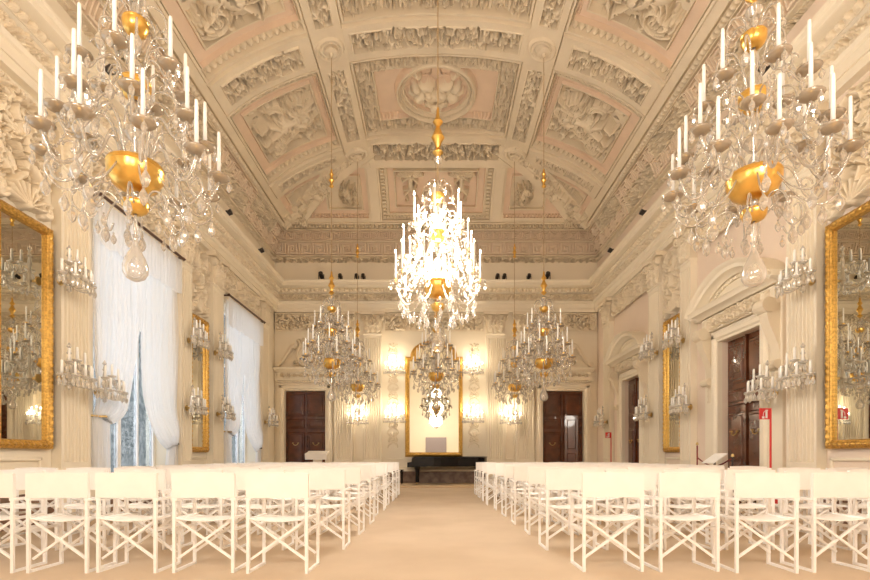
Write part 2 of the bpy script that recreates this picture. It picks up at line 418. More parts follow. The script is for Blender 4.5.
# ------------------------------------------------------------------ the vault
ZS, VB = 7.2+HC, 3.0      # springing height and rise
def vz(s): s = np.clip(s, 0, 6); return ZS+VB*np.sqrt(np.clip(1-((6-s)/6)**2, 0, 1))
def vault():
    ss = 6*(1-np.cos(np.linspace(0, PI/2, 4001)))           # s from spring to crown
    z = vz(ss); Ls = np.concatenate([[0], np.cumsum(np.hypot(np.diff(ss), np.diff(z)))])
    Le = np.concatenate([[0], np.cumsum(np.hypot(np.diff(ss)/1.5, np.diff(z)))])
    d = .0165
    W = Ls[-1]; nA = int(W/d); w_t = np.linspace(W, 0, nA)    # index 0 = centre line
    X = 6-np.interp(w_t, Ls, ss)
    we = Le[-1]; nE = int(we/d); wE = np.linspace(we, 0, nE)
    Ye = YF-np.interp(wE, Le, ss)/1.5
    Yc = np.arange(5.9, Ye[0]-.01, d)
    Y = np.concatenate([np.linspace(YB, 5.8, 14), Yc, Ye])
    wB = np.concatenate([we+(Ye[0]-np.linspace(YB, 5.8, 14)), we+(Ye[0]-Yc), wE])
    L = lambda s: float(np.interp(s, ss, Ls)); LE = lambda s: float(np.interp(s, ss, Le))
    # ---- side field : A = w from spring, B = Y
    S = Cv(w_t, Y)
    rn = random.Random(3)
    BIG = 5.9; END = 18.6
    def band_side(S, B0, B1, al='b', wtop=1.6):
        S.rect(0, wtop, B0, B1, 0)
    # spring bands
    S.rect(0, .24, BIG, END, -.03); S.scrolls(.02, .22, BIG, END, .07, 'b', -.03, rn)
    S.pits(.02, .22, BIG, END, 60, .025, .08); S.rect(.24, .29, BIG, END, .03)
    S.rect(.29, 1.16, BIG, END, -.02, 2)
    y = 18.6
    per = 2.15
    k = 0
    yb = 17.3
    S.meander(.33, .76, BIG, END, .055, 'b', -.02); S.meander(.78, 1.14, BIG, END, .05, 'b', -.02)
    for i, yc in enumerate([16.6, 14.45, 12.3, 10.15, 8.0, 6.6]):
        # leafy tablets set alternately low and high in the key pattern
        lo = (i % 2 == 0)
        a0, a1 = (.72, 1.14) if lo else (.33, .80)
        S.rect(a0-.03, a1+.03, yc-.95, yc+.95, .02, 0); S.rect(a0, a1, yc-.9, yc+.9, -.05, 0)
        S.scrolls(a0, a1, yc-.9, yc+.9, .13, 'b', -.05, rn); S.scatter(a0, a1, yc-.9, yc+.9, 90, .055, .12, -.05, rn); S.pits(a0, a1, yc-.9, yc+.9, 90, .03, .16)
    S.rect(1.16, 1.2, BIG, END, .05)
    S.rect(1.2, 1.38, BIG, END, -.03); S.eggs(1.21, 1.37, BIG, END, .07, .13, 'b', -.03)
    S.rect(1.38, 1.42, BIG, END, .04); S.rect(1.42, 1.62, BIG, END, .0)
    # coffers
    wr0, wr1 = L(6-2.95), L(6-2.2)        # long rib (garland between mouldings)
    def coffer(a0, a1, b0, b1, seed):
        S.rect(a0, a1, b0, b1, .03, 0); S.rect(a0+.06, a1-.06, b0+.06, b1-.06, -.06, 0)
        S.eggs(a0+.07, a1-.07, b0+.07, b0+.20, .06, .16, 'a', -.06); S.eggs(a0+.07, a1-.07, b1-.20, b1-.07, .06, .16, 'a', -.06)
        S.rect(a0+.09, a1-.09, b0+.24, b1-.24, -.03, 0)
        S.rect(a0+.12, a1-.12, b0+.27, b1-.27, -.10, 1)
        S.dentils(a1-.20, a1-.15, b0+.3, b1-.3, .03, .08, 'b', -.10)
        i0, i1, j0, j1 = a0+.42, a1-.36, b0+.55, b1-.55
        S.rect(i0-.05, i1+.05, j0-.05, j1+.05, -.05, 0); S.rect(i0, i1, j0, j1, -.16, 0)
        S.clip = (i0, i1, j0, j1)
        S.trophy((i0+i1)/2, (j0+j1)/2, (i1-i0)/2, (j1-j0)/2, .21, seed, -.16)
        S.pits(i0, i1, j0, j1, 30, .035, .2)
        if seed % 2: S.putto((i0+i1)/2, (j0+j1)/2-.1, 1.2, -PI/2, 1, .22, -.16)
        S.clip = None
    cA0, cA1 = 1.62, wr0-.02
    coffer(cA0, cA1, 12.62, 15.75, 11); coffer(cA0, cA1, 8.45, 11.5, 4); coffer(cA0, cA1, 5.92, 7.3, 5)
    # cross bands with leaf
    for b0, b1 in ((11.56, 12.56), (15.85, 16.6), (7.36, 8.36)):
        S.rect(cA0, cA1, b0, b1, .05, 0); m = (b0+b1)/2; hw = (b1-b0)*.5-.22
        S.rect(cA0+.25, cA1-.3, m-hw-.04, m+hw+.04, .08); S.rect(cA0+.28, cA1-.33, m-hw, m+hw, -.04)
        S.scrolls(cA0+.28, cA1-.33, m-hw, m+hw, .16, 'a', -.04, rn); S.scatter(cA0+.3, cA1-.35, m-hw, m+hw, 110, .075, .16, -.04, rn); S.pits(cA0+.3, cA1-.35, m-hw, m+hw, 75, .035, .18)
    # small triangular panel towards the hip
    b0, b1 = 16.66, 18.5
    S.rect(cA0, cA1, b0, b1, .0, 0); S.rect(cA0+.1, cA1, b0+.1, b1, -.05, 1)
    S.rect(cA0+.3, cA1-.5, b0+.2, b1, .0, 0); S.rect(cA0+.35, cA1-.55, b0+.25, b1, -.12, 0)
    S.z0 = -.12; S.clip = (cA0+.35, cA1-.55, b0+.25, b1)
    S.trophy(cA0+1.2, b0+.6, .5, .3, .16, 8, -.12); S.clip = None; S.z0 = 0
    # long rib
    S.rect(wr0, wr1, BIG, 16.75, .06, 0)
    for b0, b1 in ((12.75, 15.55), (8.55, 11.45), (5.9, 7.25)):
        S.rect(wr0+.17, wr1-.17, b0, b1, .09); S.rect(wr0+.20, wr1-.20, b0+.03, b1-.03, -.04)
        S.scrolls(wr0+.2, wr1-.2, b0+.03, b1-.03, .16, 'b', -.04, rn); S.scatter(wr0+.22, wr1-.22, b0, b1, 110, .075, .16, -.04, rn); S.pits(wr0+.22, wr1-.22, b0, b1, 75, .035, .18)
    wm = (wr0+wr1)/2
    for b in (12.06, 16.22, 7.86):
        S.ring(wm, b, .30, .05, .16, 0); S.ring(wm, b, .20, .035, .12, 0)
        for i in range(12): S.ell(wm+.25*math.cos(i*PI/6), b+.25*math.sin(i*PI/6), .05, .035, i*PI/6, .11, 0)
        S.ell(wm, b, .12, .12, 0, .14, 0)
    # crown : A = w as well but use distance from the centre (W - w)
    C = lambda x: W-x
    def cr(x0, x1, b0, b1, h, k=None): S.rect(C(x1), C(x0), b0, b1, h, k)
    XC = W-wr1
    for (b0, b1) in ((12.62, 15.6), (8.45, 11.5), (5.92, 7.3)):
        cr(0, XC-.02, b0, b1, .03, 0); cr(0, XC-.08, b0+.06, b1-.06, -.05, 0)
        cr(0, XC-.11, b0+.09, b1-.09, -.02); cr(0, XC-.14, b0+.12, b1-.12, -.09)
        S.scrolls(C(XC-.16), C(XC-.50), b0+.14, b1-.14, .15, 'b', -.09, rn) if False else None
        S.scrolls(C(XC-.14), C(XC-.50), b0+.12, b1-.12, .14, 'b', -.09, rn) if False else None
        q0, q1 = C(XC-.14), C(XC-.50)
        S.scrolls(q0, q1, b0+.12, b1-.12, .14, 'b', -.09, rn)
        S.scrolls(q0, W+.05, b0+.12, b0+.46, .14, 'a', -.09, rn); S.scrolls(q0, W+.05, b1-.46, b1-.12, .14, 'a', -.09, rn)
        S.scatter(q0, q1, b0+.12, b1-.12, 60, .06, .12, -.09, rn); S.scatter(q0, W, b0+.12, b0+.46, 50, .06, .12, -.09, rn)
        for P_ in ((q0, q1, b0+.12, b1-.12), (q0, W, b0+.12, b0+.46), (q0, W, b1-.46, b1-.12)): S.pits(*P_, 55, .03, .14)
        cr(0, XC-.52, b0+.50, b1-.50, -.03, 0); cr(0, XC-.56, b0+.54, b1-.54, -.11, 1)
        m = (b0+b1)/2; hb = (b1-b0)/2-.54
        if b1-b0 < 2: continue
        # round medallion
        rr = min(1.18, hb+.18)
        w = S.win(C(rr+.2), W+.1, m-rr-.2, m+rr+.2)
        D = np.sqrt((W-w[2])**2+(w[3]-m)**2)
        Hs = S.H[w[0], w[1]]; Ks = S.K[w[0], w[1]]
        Hs[:] = np.where(D < rr, -.08, Hs); Ks[:] = np.where(D < rr, 0, Ks)
        for r_, t_, h_ in ((rr-.04, .05, .10), (rr-.17, .03, .06)):
            Hs[:] = np.where(np.abs(D-r_) < t_, -.08+h_*np.sqrt(np.clip(1-((D-r_)/t_)**2, 0, 1)), Hs)
        Hs[:] = np.where(D < rr-.25, -.14, Hs); Ks[:] = np.where(D < rr-.25, 1, Ks)
        for i in range(-1, 40):
            a = PI*i/39-PI/2; S.ell(C((rr-.105)*math.cos(a)), m+(rr-.105)*math.sin(a), .035, .02, a, .05, -.08)
        z0 = -.14
        S.clip = (C(.82), W+.1, m-.8, m+.8)
        for (x, y_, ra, rb, th, h) in ((.1, .1, .30, .2, .4, .22), (.45, .15, .22, .16, -.5, .2), (.25, -.25, .26, .14, .3, .2), (.55, -.15, .18, .12, .9, .17), (.12, .42, .2, .14, 0, .18), (.2, -.02, .12, .12, 0, .28)):
            S.ell(C(x), m+y_, ra, rb, th, h, z0)
        for i in range(10): S.leaf(C(rn.uniform(.1, .6)), m+rn.uniform(-.5, .5), rn.uniform(0, 6), .3, .12, .13, z0)
        S.clip = None
        S.pits(C(.75), W, m-.6, m+.6, 22, .03, .14)
        Ks[:] = np.where((Hs > -.125) & (Ks == 1) & (D < rr-.25), 0, Ks)
        # corner sprays
        for sb in (-1, 1):
            for i in range(5): S.leaf(C(XC-.62-.12*i), m+sb*(hb-.1), sb*(1.2+.2*i), .22, .1, .08, -.11)
    for b0, b1 in ((11.56, 12.56), (15.66, 16.75), (7.36, 8.36)):
        cr(0, XC, b0, b1, .05, 0); m = (b0+b1)/2; hw = .27
        cr(0, XC-.14, m-hw-.04, m+hw+.04, .09); cr(0, XC-.18, m-hw, m+hw, -.06)
        S.scrolls(C(XC-.18), W+.05, m-hw, m+hw, .2, 'a', -.06, rn); S.scatter(C(XC-.2), W, m-hw, m+hw, 90, .085, .2, -.06, rn); S.pits(C(XC-.2), W+.02, m-hw, m+hw, 75, .04, .2)
    # ---- end field : A = X, B = w_end
    E = Cv(X, wB)
    XM = 6.0
    E.rect(-1, XM, 0, .24, -.03); E.scrolls(-.05, XM, .02, .22, .07, 'a', -.03, rn)
    E.pits(-.1, XM, .02, .22, 60, .025, .08); E.rect(-1, XM, .24, .29, .03); E.rect(-1, XM, .29, 1.16, -.02, 2)
    E.meander(-1, XM, .33, .74, .055, 'a', -.02)
    E.rect(-1, XM, .76, .80, .03, 0); E.meander(-1, XM, .84, 1.12, .05, 'a', -.02)
    E.rect(-1, XM, 1.16, 1.2, .05, 0); E.rect(-1, XM, 1.2, 1.36, -.03, 0); E.eggs(-1, XM, 1.21, 1.35, .07, .13, 'a', -.03)
    E.rect(-1, XM, 1.36, 1.42, .04, 0); E.rect(-1, XM, 1.42, 9, 0, 0)
    we1 = LE(1.5*(YF-16.75))
    E.rect(-1, 2.0, 1.44, we1, .03, 0); E.rect(-1, 1.94, 1.5, we1-.03, -.06)
    E.dentils(1.78, 1.90, 1.54, we1-.05, .05, .12, 'b', -.06); E.dentils(-1, 1.9, 1.52, 1.62, .05, .12, 'a', -.06)
    E.rect(-1, 1.72, 1.68, we1-.06, -.03); E.rect(-1, 1.68, 1.72, we1-.1, -.10, 1)
    E.rect(-1, 1.46, 1.88, we1-.2, -.04, 0); E.rect(-1, 1.42, 1.92, we1-.24, -.13, 1)
    E.clip = (-1, 1.42, 1.92, we1-.24)
    E.putto(.88, (1.92+we1)/2+.05, (we1-2.0)*.62, 0, 1, .17, -.13)
    E.leaf(.1, 2.2, 1.5, .5, .25, .1, -.13); E.spiral(.28, 2.3, .2, 0, 1.5, .05, .1, 1, -.13)
    E.clip = None
    E.rect(2.0, 2.35, 1.44, we1+.3, .05, 0)
    # side triangles of the end
    E.rect(2.35, 5.2, 1.5, we1+.4, .0, 0); E.rect(2.42, 5.2, 1.56, we1+.4, -.08, 1)
    E.rect(2.62, 3.9, 1.8, we1-.35, -.02, 0); E.rect(2.67, 3.85, 1.85, we1-.4, -.12, 0)
    E.dentils(2.42, 5.1, 1.56, 1.66, .05, .12, 'a', -.08)
    E.clip = (2.67, 3.85, 1.85, we1-.4); E.trophy(3.1, 2.3, .35, .35, .16, 21, -.12); E.clip = None
    E.K = np.where((E.H > -.115) & (E.H < .2) & (E.K == 1) & (E.B[None, :] > 1.93) & (np.abs(E.A)[:, None] < 1.42), 0, E.K)
    # ---- merge, hip ribs
    s_s = (6-X)[:, None]; s_e = (1.5*(YF-Y))[None, :]
    end = s_e < s_s; s = np.minimum(s_s, s_e)
    end = end & (s_e < 1.5*(YF-16.75)+0*s_s) 
    H = np.where(end, E.H, S.H); K = np.where(end, E.K, S.K)
    # hip : raised diagonal roll with leaves, cartouche figures low down
    dd = (s_s-s_e)/2.2
    hipm = (np.abs(dd) < .30) & (s < 3.45) & (s > .62)
    H = np.where(hipm, .03, H); K = np.where(hipm, 0, K)
    HP = Cv(X, Y); HP.H[:] = -9
    def hip_pt(sv, off): return 6-sv+off, YF-sv/1.5+off*.4
    for i in range(420):
        sv = rn.uniform(.7, 3.3); off = rn.uniform(-.22, .22)
        x, y = hip_pt(sv, off); HP.ell(x, y, .085, .04, rn.uniform(0, PI), .16, .03)
    for sv, S_ in ((1.25, .75), (2.2, .6)):
        x, y = hip_pt(sv, 0); HP.putto(x, y, S_, -.9, 1, .30, .03)
    for i in range(10):
        sv = .8+.12*i; x, y = hip_pt(sv, rn.uniform(-.35, .35))
        HP.leaf(x, y, rn.uniform(0, 6), .45, .2, .2, .03)
    x, y = hip_pt(.95, 0); HP.ell(x, y, .42, .2, .5, .22, .03)
    HP.ring(x, y, .25, .07, .34, .03, .6)
    HP.pits(2.4, 6, 16.2, 18.5, 45, .045, .2)
    okm = (np.abs(dd) < .42) & (s > .45)
    H = np.where(okm, np.maximum(H, HP.H), H)
    for b in (16.22,):
        Rg = Cv(X, Y); Rg.H[:] = -9; Rg.ring(2.58, b, .32, .06, .22, 0, .8); Rg.ring(2.58, b, .2, .05, .2, 0, .8); H = np.maximum(H, Rg.H)
    H = np.where(H > 0, H*1.6, H*1.9)
    lift = np.where((np.minimum(s_s, s_e) > 3.0), .075, .11)
    H = np.where(H > lift, lift+(H-lift)*.38, H)
    H[:, :14] = 0
    # ---- to 3D, mirrored over X
    def base(Xa, Ya):
        return vz(np.minimum(6-np.abs(Xa)[:, None], (1.5*(YF-Ya))[None, :]))
    XX = np.concatenate([-X[::-1][:-1], X]); HH = np.concatenate([H[::-1][:-1], H], 0); KK = np.concatenate([K[::-1][:-1], K], 0)
    Z = base(XX, Y)
    e = 1e-3; sm = np.minimum(6-np.abs(XX)[:, None], (1.5*(YF-Y))[None, :])
    sc = np.clip(sm, .004, 5.99); slope = (vz(sc+e)-vz(sc-e))/(2*e)
    isend = (1.5*(YF-Y))[None, :] < (6-np.abs(XX)[:, None])
    gx = np.where(isend, 0, -np.sign(XX)[:, None]*slope); gy = np.where(isend, -1.5*slope, 0)
    nl = np.sqrt(gx**2+gy**2+1)
    nx, ny, nz = gx/nl, gy/nl, -1/nl                         # towards the room
    PX = XX[:, None]+nx*HH; PY = Y[None, :]+ny*HH; PZ = Z+nz*HH
    co = np.stack([PX, PY, PZ], -1).reshape(-1, 3)
    na, nb = HH.shape
    i = np.arange(na-1)[:, None]*nb+np.arange(nb-1)[None]
    q = np.stack([i, i+1, i+nb+1, i+nb], -1).reshape(-1, 4)
    o = grid_mesh('ceiling', co, q, [STUCCO, PINK, PALE], midx=KK[:-1, :-1].ravel())
    return tag(o, kind='structure')
vault()

# ------------------------------------------------------------------ shell
WINU = [9.95, 15.3]; DOORU = [9.8, 15.2]
def struct(o): return tag(o, kind='structure')
struct(MB().box(-XW-.6, XW+.6, YB-.4, YF+.4, -.2, 0).build('floor', CARPET))
m = MB(); m.bevbox(-5.3, 5.3, 16.35, YF-.25, 0, .06, .01); st = m.build('stage_platform', STAGE)
tag(st, 'low beige carpeted platform along the far wall under the grand piano', 'platform')
ZT = ZS+.02
# left wall with window openings (also bays nearer than the frame)
allw = [WINU[0]-10.5, WINU[0]-5.25]+WINU
m = MB(); u = YB
for w in allw:
    m.box(-XW-.5, -XW, u, w-1.25, 0, ZT); m.box(-XW-.5, -XW, w-1.25, w+1.25, 0, .55); m.box(-XW-.5, -XW, w-1.25, w+1.25, 5.35, ZT); u = w+1.25
m.box(-XW-.5, -XW, u, YF+.4, 0, ZT); struct(m.build('wall_left', WALL))
m = MB(); u = YB
for w in DOORU:
    m.box(XW, XW+.5, u, w-.68, 0, ZT); m.box(XW, XW+.5, w-.68, w+.68, 3.42, ZT); u = w+.68
m.box(XW, XW+.5, u, YF+.4, 0, ZT); struct(m.build('wall_right', WALLP))
m = MB()
FD = (-4.86, 4.72)
xs = -XW
for x in FD:
    m.box(xs, x-.76, YF, YF+.4, 0, ZT); m.box(x-.76, x+.76, YF, YF+.4, 3.47, ZT); xs = x+.76
m.box(xs, XW, YF, YF+.4, 0, ZT); struct(m.build('wall_far', WALL))
struct(MB().box(-XW-.5, XW+.5, YB-.4, YB, 0, ZS+3.4).build('wall_back', WALL))
MB().box(-.9, .9, YB+.004, YB+.08, 0, 2.7).build('door_5', PLINE)['kind'] = 'structure'
# closets behind the far and right doors are not seen; the doors are shut

# baseboards (dark marble plinth with pale cap)
def base_run(name, wall, segs):
    m = MB(); c = MB()
    for a, b in segs:
        if wall == 'far': m.box(a, b, YF-.12, YF, .0, .48); c.box(a, b, YF-.15, YF, .48, .56)
        elif wall == 'left': m.box(-XW, -XW+.12, a, b, 0, .48); c.box(-XW, -XW+.15, a, b, .48, .56)
        else: m.box(XW-.12, XW, a, b, 0, .48); c.box(XW-.15, XW, a, b, .48, .56)
    struct(m.build('baseboard_'+name, MARBLE)); struct(c.build('trim_1', TRIM))
base_run('far', 'far', [(-XW, FD[0]-1.08), (FD[0]+1.08, FD[1]-1.08), (FD[1]+1.08, XW)])
base_run('left', 'left', [(YB, YF)])
base_run('right', 'right', [(YB, DOORU[0]-.95), (DOORU[0]+.95, DOORU[1]-.95), (DOORU[1]+.95, YF)])

# entablature
def entab(wall, idx):
    L0, L1 = (-XW, XW) if wall == 'far' else (YB, YF)
    prof = [(0,6.36),(.14,6.36),(.14,6.50),(.17,6.50),(.17,6.66),(.21,6.68),(.24,6.74),(.14,6.76),(.14,7.02),(.17,7.03),(.22,7.06),
            (.24,7.06),(.24,7.22),(.30,7.23),(.40,7.25),(.42,7.26),(.42,7.36),(.47,7.40),(.48,7.45),(0,7.47)]
    root = empty('trim_2'); struct(root)
    s = 1 if wall != 'right' else -1
    a, b = (L0, L1) if wall != 'right' else (-L1, -L0)
    MB().prismx([(-n, z) for n, z in prof], a, b).build('cornice_moulding', TRIM, root)
    d = .022
    cv = grid(a, b, 6.77, 7.01, d); cv.scrolls(a, b, 6.78, 7.00, .08, 'a', 0); cv.scatter(a, b, 6.78, 7.0, int((b-a)*18), .045, .07); cv.H += .06; cv.pits(a, b, 6.79, 7.0, 110, .022, .12, 0)
    relief(cv, 'frieze_relief', STUCCO, root, loc=(0, -.141, 0))
    cv = grid(a, b, 7.07, 7.21, d); cv.eggs(a, b, 7.075, 7.205, .08, .16, 'a'); 
    relief(cv, 'egg_moulding', STUCCO, root, loc=(0, -.241, 0))
    wall_put(root, wall, 0)
for i, w in enumerate(('far', 'left', 'right')): entab(w, i)

# relief friezes between the capitals
def frieze_band(wall, u0, u1, seed, plain=False):
    root = empty('stucco_frieze')
    rn = random.Random(seed); w = u1-u0
    cv = grid(-w/2, w/2, 5.66, 6.34, .016)
    cv.rect(-w/2, w/2, 5.66, 6.34, .0); cv.frame(-w/2, w/2, 5.66, 6.34, .035, .05)
    cv.clip = (-w/2+.04, w/2-.04, 5.70, 6.30)
    n = max(1, round(w/.9))
    for i in range(n):
        c = -w/2+(i+.5)*w/n; sg = 1 if c > 0 else -1
        cv.spiral(c, 5.98, .26, rn.uniform(0, 6), 1.6, .045, .13, sg); 
        for k in range(16): cv.leaf(c+rn.uniform(-.42, .42), 5.98+rn.uniform(-.27, .27), rn.uniform(0, 6.28), .24, .11, .12, None, 3)
    cv.shell(0, 5.86, .27, .14)
    cv.H += .05; cv.pits(-w/2, w/2, 5.72, 6.28, 110, .026, .16, 0)
    relief(cv, 'relief', STUCCO, root)
    wall_put(root, wall, (u0+u1)/2, 0, .01)
    return root

# ------------------------------------------------------------------ pilasters
def pilaster_proto(w, key):
    root = empty('pilaster')
    hw = w/2; dpt = .16
    m = MB(); m.box(-hw-.06, hw+.06, -dpt-.07, 0, 0, .56); m.box(-hw-.05, hw+.05, -dpt-.05, 0, .56, .66)
    m.prismx([(0,.66),(-dpt-.05,.66),(-dpt-.06,.70),(-dpt-.045,.74),(-dpt-.02,.76),(-dpt-.035,.79),(-dpt-.01,.83),(0,.83)], -hw-.04, hw+.04)
    m.build('base', TRIM, root)
    # fluted shaft : plan section with round hollows
    nf = 7 if w > .55 else 5; pts = [(-hw, 0), (-hw, -dpt)]; e = .045; fw = (w-2*e)/nf
    for i in range(nf):
        x0 = -hw+e+i*fw+fw*.16; x1 = -hw+e+(i+1)*fw-fw*.16; r = (x1-x0)/2
        for k in range(7):
            a = PI*k/6; pts.append(((x0+x1)/2-r*math.cos(a), -dpt+r*1.5*math.sin(a)))
    pts += [(hw, -dpt), (hw, 0)]
    m = MB(); m.prismz(pts, .93, 5.40); m.box(-hw, hw, -dpt, 0, .83, .93); m.box(-hw, hw, -dpt, 0, 5.40, 5.56)
    m.prismx([(0,5.52),(-dpt-.02,5.52),(-dpt-.035,5.55),(-dpt-.02,5.58),(0,5.58)], -hw-.015, hw+.015)
    m.build('shaft', TRIM, root)
    # corinthian capital
    m = MB(); m.prism([(-hw+.01,5.56),(hw-.01,5.56),(hw+.06,6.24),(-hw-.06,6.24)], -dpt, 0)
    m.prismz([(-hw-.13,0),(-hw-.13,-dpt-.13),(-hw-.05,-dpt-.13),(0,-dpt-.06),(hw+.05,-dpt-.13),(hw+.13,-dpt-.13),(hw+.13,0)], 6.25, 6.36)
    cap = m.build('capital', STUCCO, root)
    cv = grid(-hw-.12, hw+.12, 5.58, 6.27, .01)
    for row, (z0, LL, n, ph) in enumerate(((5.58, .26, 3, 0), (5.72, .32, 4, 0))):
        for i in range(n):
            x = -hw*.85+(i+.5)*(2*hw*.85)/n
            cv.leaf(x, z0, PI/2, LL, w/n*.85, .09+.02*row, None, 4); cv.ell(x, z0+LL, w/n*.33, .04, 0, .13, None)
    for sg in (-1, 1):
        cv.spiral(sg*(hw+.0), 6.15, .095, -PI/2, 1.5, .024, .12, sg); cv.spiral(sg*.09, 6.14, .065, -PI/2, 1.3, .018, .10, -sg)
        cv.cap(sg*.12, 5.9, sg*(hw-.05), 6.1, .03, .03, .09)
    cv.ell(0, 6.24, .06, .05, 0, .14)
    relief(cv, 'leaves', STUCCO, cap, drop=.001, loc=(0, -dpt, 0))
    return root
PIL = {}
def pilaster(wall, u, w, label):
    if w not in PIL: PIL[w] = o = pilaster_proto(w, w)
    else: o = copy_tree(PIL[w])
    wall_put(o, wall, u, 0, .004); tag(o, label, 'pilaster', 'fluted pilasters along the hall walls')
SU = [(6.1, .62), (8.0, .66), (11.72, .50), (13.42, .66), (17.15, .62)]
DESC = ['just before the nearest big mirror', 'beyond the nearest big mirror', 'on the near side of the second mirror', 'on the far side of the second mirror', 'nearest the far corner']
for side, thing_ in (('left', 'window'), ('right', 'doorway')):
    for (u, w), d in zip(SU, DESC):
        if u < 7: continue
        pilaster(side, u+(.12 if side == 'left' and u == 8.0 else 0), w, f'cream fluted pilaster on the {side} wall {d}')
for x, d in ((-3.42, 'right of the left brown door'), (-2.34, 'left of the arched mirror panel'), (2.2, 'right of the arched mirror panel'), (3.28, 'left of the right brown door')):
    pilaster('far', x, .66, f'cream fluted pilaster on the far wall {d}')

# stucco frieze pieces
for wall, a, b, d in (('far', -5.95, -3.85, 'above the left door of the far wall'), ('far', -1.9, 1.76, 'above the arched mirror'), ('far', 3.7, 5.95, 'above the right door of the far wall'),
        ('left', 8.5, 11.3, 'above the nearer curtained window'), ('left', 13.9, 16.7, 'above the farther curtained window'),
        ('right', 8.5, 11.3, 'above the nearer arched doorway'), ('right', 13.9, 16.7, 'above the farther arched doorway')):
    o = frieze_band(wall, a, b, int(a*10) % 97)
    tag(o, f'carved leaf and shell stucco frieze {d}', 'frieze')

# pale moulded wall fields
def field(wall, u0, u1, z0, z1, mat=None, d=''):
    root = empty('wall_panel'); hw = (u1-u0)/2
    m = MB(); t = .05
    for a, b, c, e in ((-hw, hw, z0, z0+t), (-hw, hw, z1-t, z1), (-hw, -hw+t, z0, z1), (hw-t, hw, z0, z1)): m.bevbox(a, b, -.035, 0, c, e, .012)
    m.build('moulding', TRIM, root)
    wall_put(root, wall, (u0+u1)/2); struct(root); root.name = 'trim_3'
for w_ in ('left', 'right'):
    for u in (7.07, 12.5): field(w_, u-.52, u+.52, .62, 1.0)
field('far', -1.95, 1.8, .62, .95); field('far', -3.06, -2.7, .9, 5.4); field('far', 2.56, 2.92, .9, 5.4)

# ------------------------------------------------------------------ mirrors
def sdf_rect(A, B, hw, z0, z1):
    return np.maximum(np.abs(A)-hw, np.maximum(z0-B, B-z1))
def mirror(wall, u, hw, z0, z1, t, label, arch=0.):
    root = empty('gilt_mirror')
    d = .013 if wall != 'far' else .02
    top = z1+arch
    cv = grid(-hw-.03, hw+.03, z0-.03, top+.03, d)
    A, B = cv.A[:, None], cv.B[None, :]
    sd = sdf_rect(A, B, hw, z0, z1)+0*B
    if arch:
        ra = hw*.82; sd = np.minimum(sd, (np.sqrt((A/ra)**2+((B-z1)/arch)**2)-1)*min(ra, arch)+0*A)
    x = -sd/t                       # 0 outer edge .. 1 inner edge
    T = np.where(np.abs(A)+t > hw, B+0*A, A+0*B)
    orn = .5+.5*np.sin(T*2*PI/.11+x*4)
    prof = .05+.05*np.sin(PI*np.clip(x, 0, 1))+.018*orn*np.exp(-((x-.5)/.18)**2)+.015*np.exp(-((x-.1)/.08)**2)*(np.mod(T, .04) < .025)+.012*(x > .85)
    cv.H = np.where((x > 0) & (x < 1), prof, 0.)
    relief(cv, 'frame', GILT, root, drop=.001, loc=(0, -.02, 0))
    m = MB(); zc = (z0+z1)/2
    if arch:
        ra = hw*.82-t*.8
        pts = [(hw-t*.8, z0+t*.8), (hw-t*.8, z1-.02), (ra, z1)]+[(ra*math.cos(PI*k/20), z1+(arch-t*.8)*math.sin(PI*k/20)) for k in range(1, 20)]+[(-ra, z1), (-hw+t*.8, z1-.02), (-hw+t*.8, z0+t*.8)]
    else: pts = [(hw-t*.8, z0+t*.8), (hw-t*.8, z1-t*.8), (-hw+t*.8, z1-t*.8), (-hw+t*.8, z0+t*.8)]
    m.prism(pts, -.045, -.025).build('mirror_pane', MIRR, root)
    m = MB().prism([(x_*1.02, z_) for x_, z_ in pts], -.024, 0).build('backing', WOOD, root)
    wall_put(root, wall, u); tag(root, label, 'mirror')
MZ = (1.13, 4.52)
mirror('left', 7.2, .53, *MZ, .13, 'tall gilt-framed mirror on the left wall, nearest the viewer')
mirror('right', 7.07, .53, *MZ, .13, 'tall gilt-framed mirror on the right wall, nearest the viewer')
mirror('left', 12.5, .50, *MZ, .13, 'tall gilt-framed mirror on the left wall between the two curtained windows')
mirror('right', 12.5, .50, *MZ, .13, 'tall gilt-framed mirror on the right wall between the two doorways')
mirror('far', -.08, 1.06, 1.02, 4.72, .15, 'arched gold-framed mirror on the far wall behind the piano', .62)

def over_mirror(wall, u, label, seed):
    root = empty('stucco_ornament'); rn = random.Random(seed)
    cv = grid(-.50, .50, 4.50, 6.34, .012)
    cv.clip = (-.49, .49, 4.5, 6.33)
    cv.shell(0, 4.62, .33, .16)
    for sg in (-1, 1):
        cv.spiral(sg*.42, 4.72, .15, 0, 1.5, .04, .12, sg); cv.leaf(sg*.3, 4.6, PI/2+sg*-.9, .35, .15, .12)
        cv.leaf(sg*.15, 4.95, PI/2-sg*.5, .4, .16, .13); cv.leaf(sg*.4, 5.1, PI/2, .4, .16, .12)
        cv.poly([(sg*(.3+.18*math.sin(t/3)), 5.0+t*.1) for t in range(12)], .06, .05, .14)
        cv.spiral(sg*.38, 5.9, .16, 1, 1.4, .04, .13, -sg)
    cv.putto(0, 5.38, .78, 0, 1, .2)
    cv.ell(0, 5.85, .3, .2, 0, .14); cv.ring(0, 5.88, .24, .05, .2)
    for i in range(150):
        x = rn.uniform(-.55, .55); z = rn.uniform(4.95, 6.25)
        cv.ell(x, z, .06, .032, rn.uniform(0, PI), rn.uniform(.05, .14))
    cv.pits(-.5, .5, 4.95, 6.3, 110, .024, .12, .002)
    relief(cv, 'relief', STUCCO, root, drop=.0015, loc=(0, -.005, 0))
    wall_put(root, wall, u); tag(root, label, 'ornament')
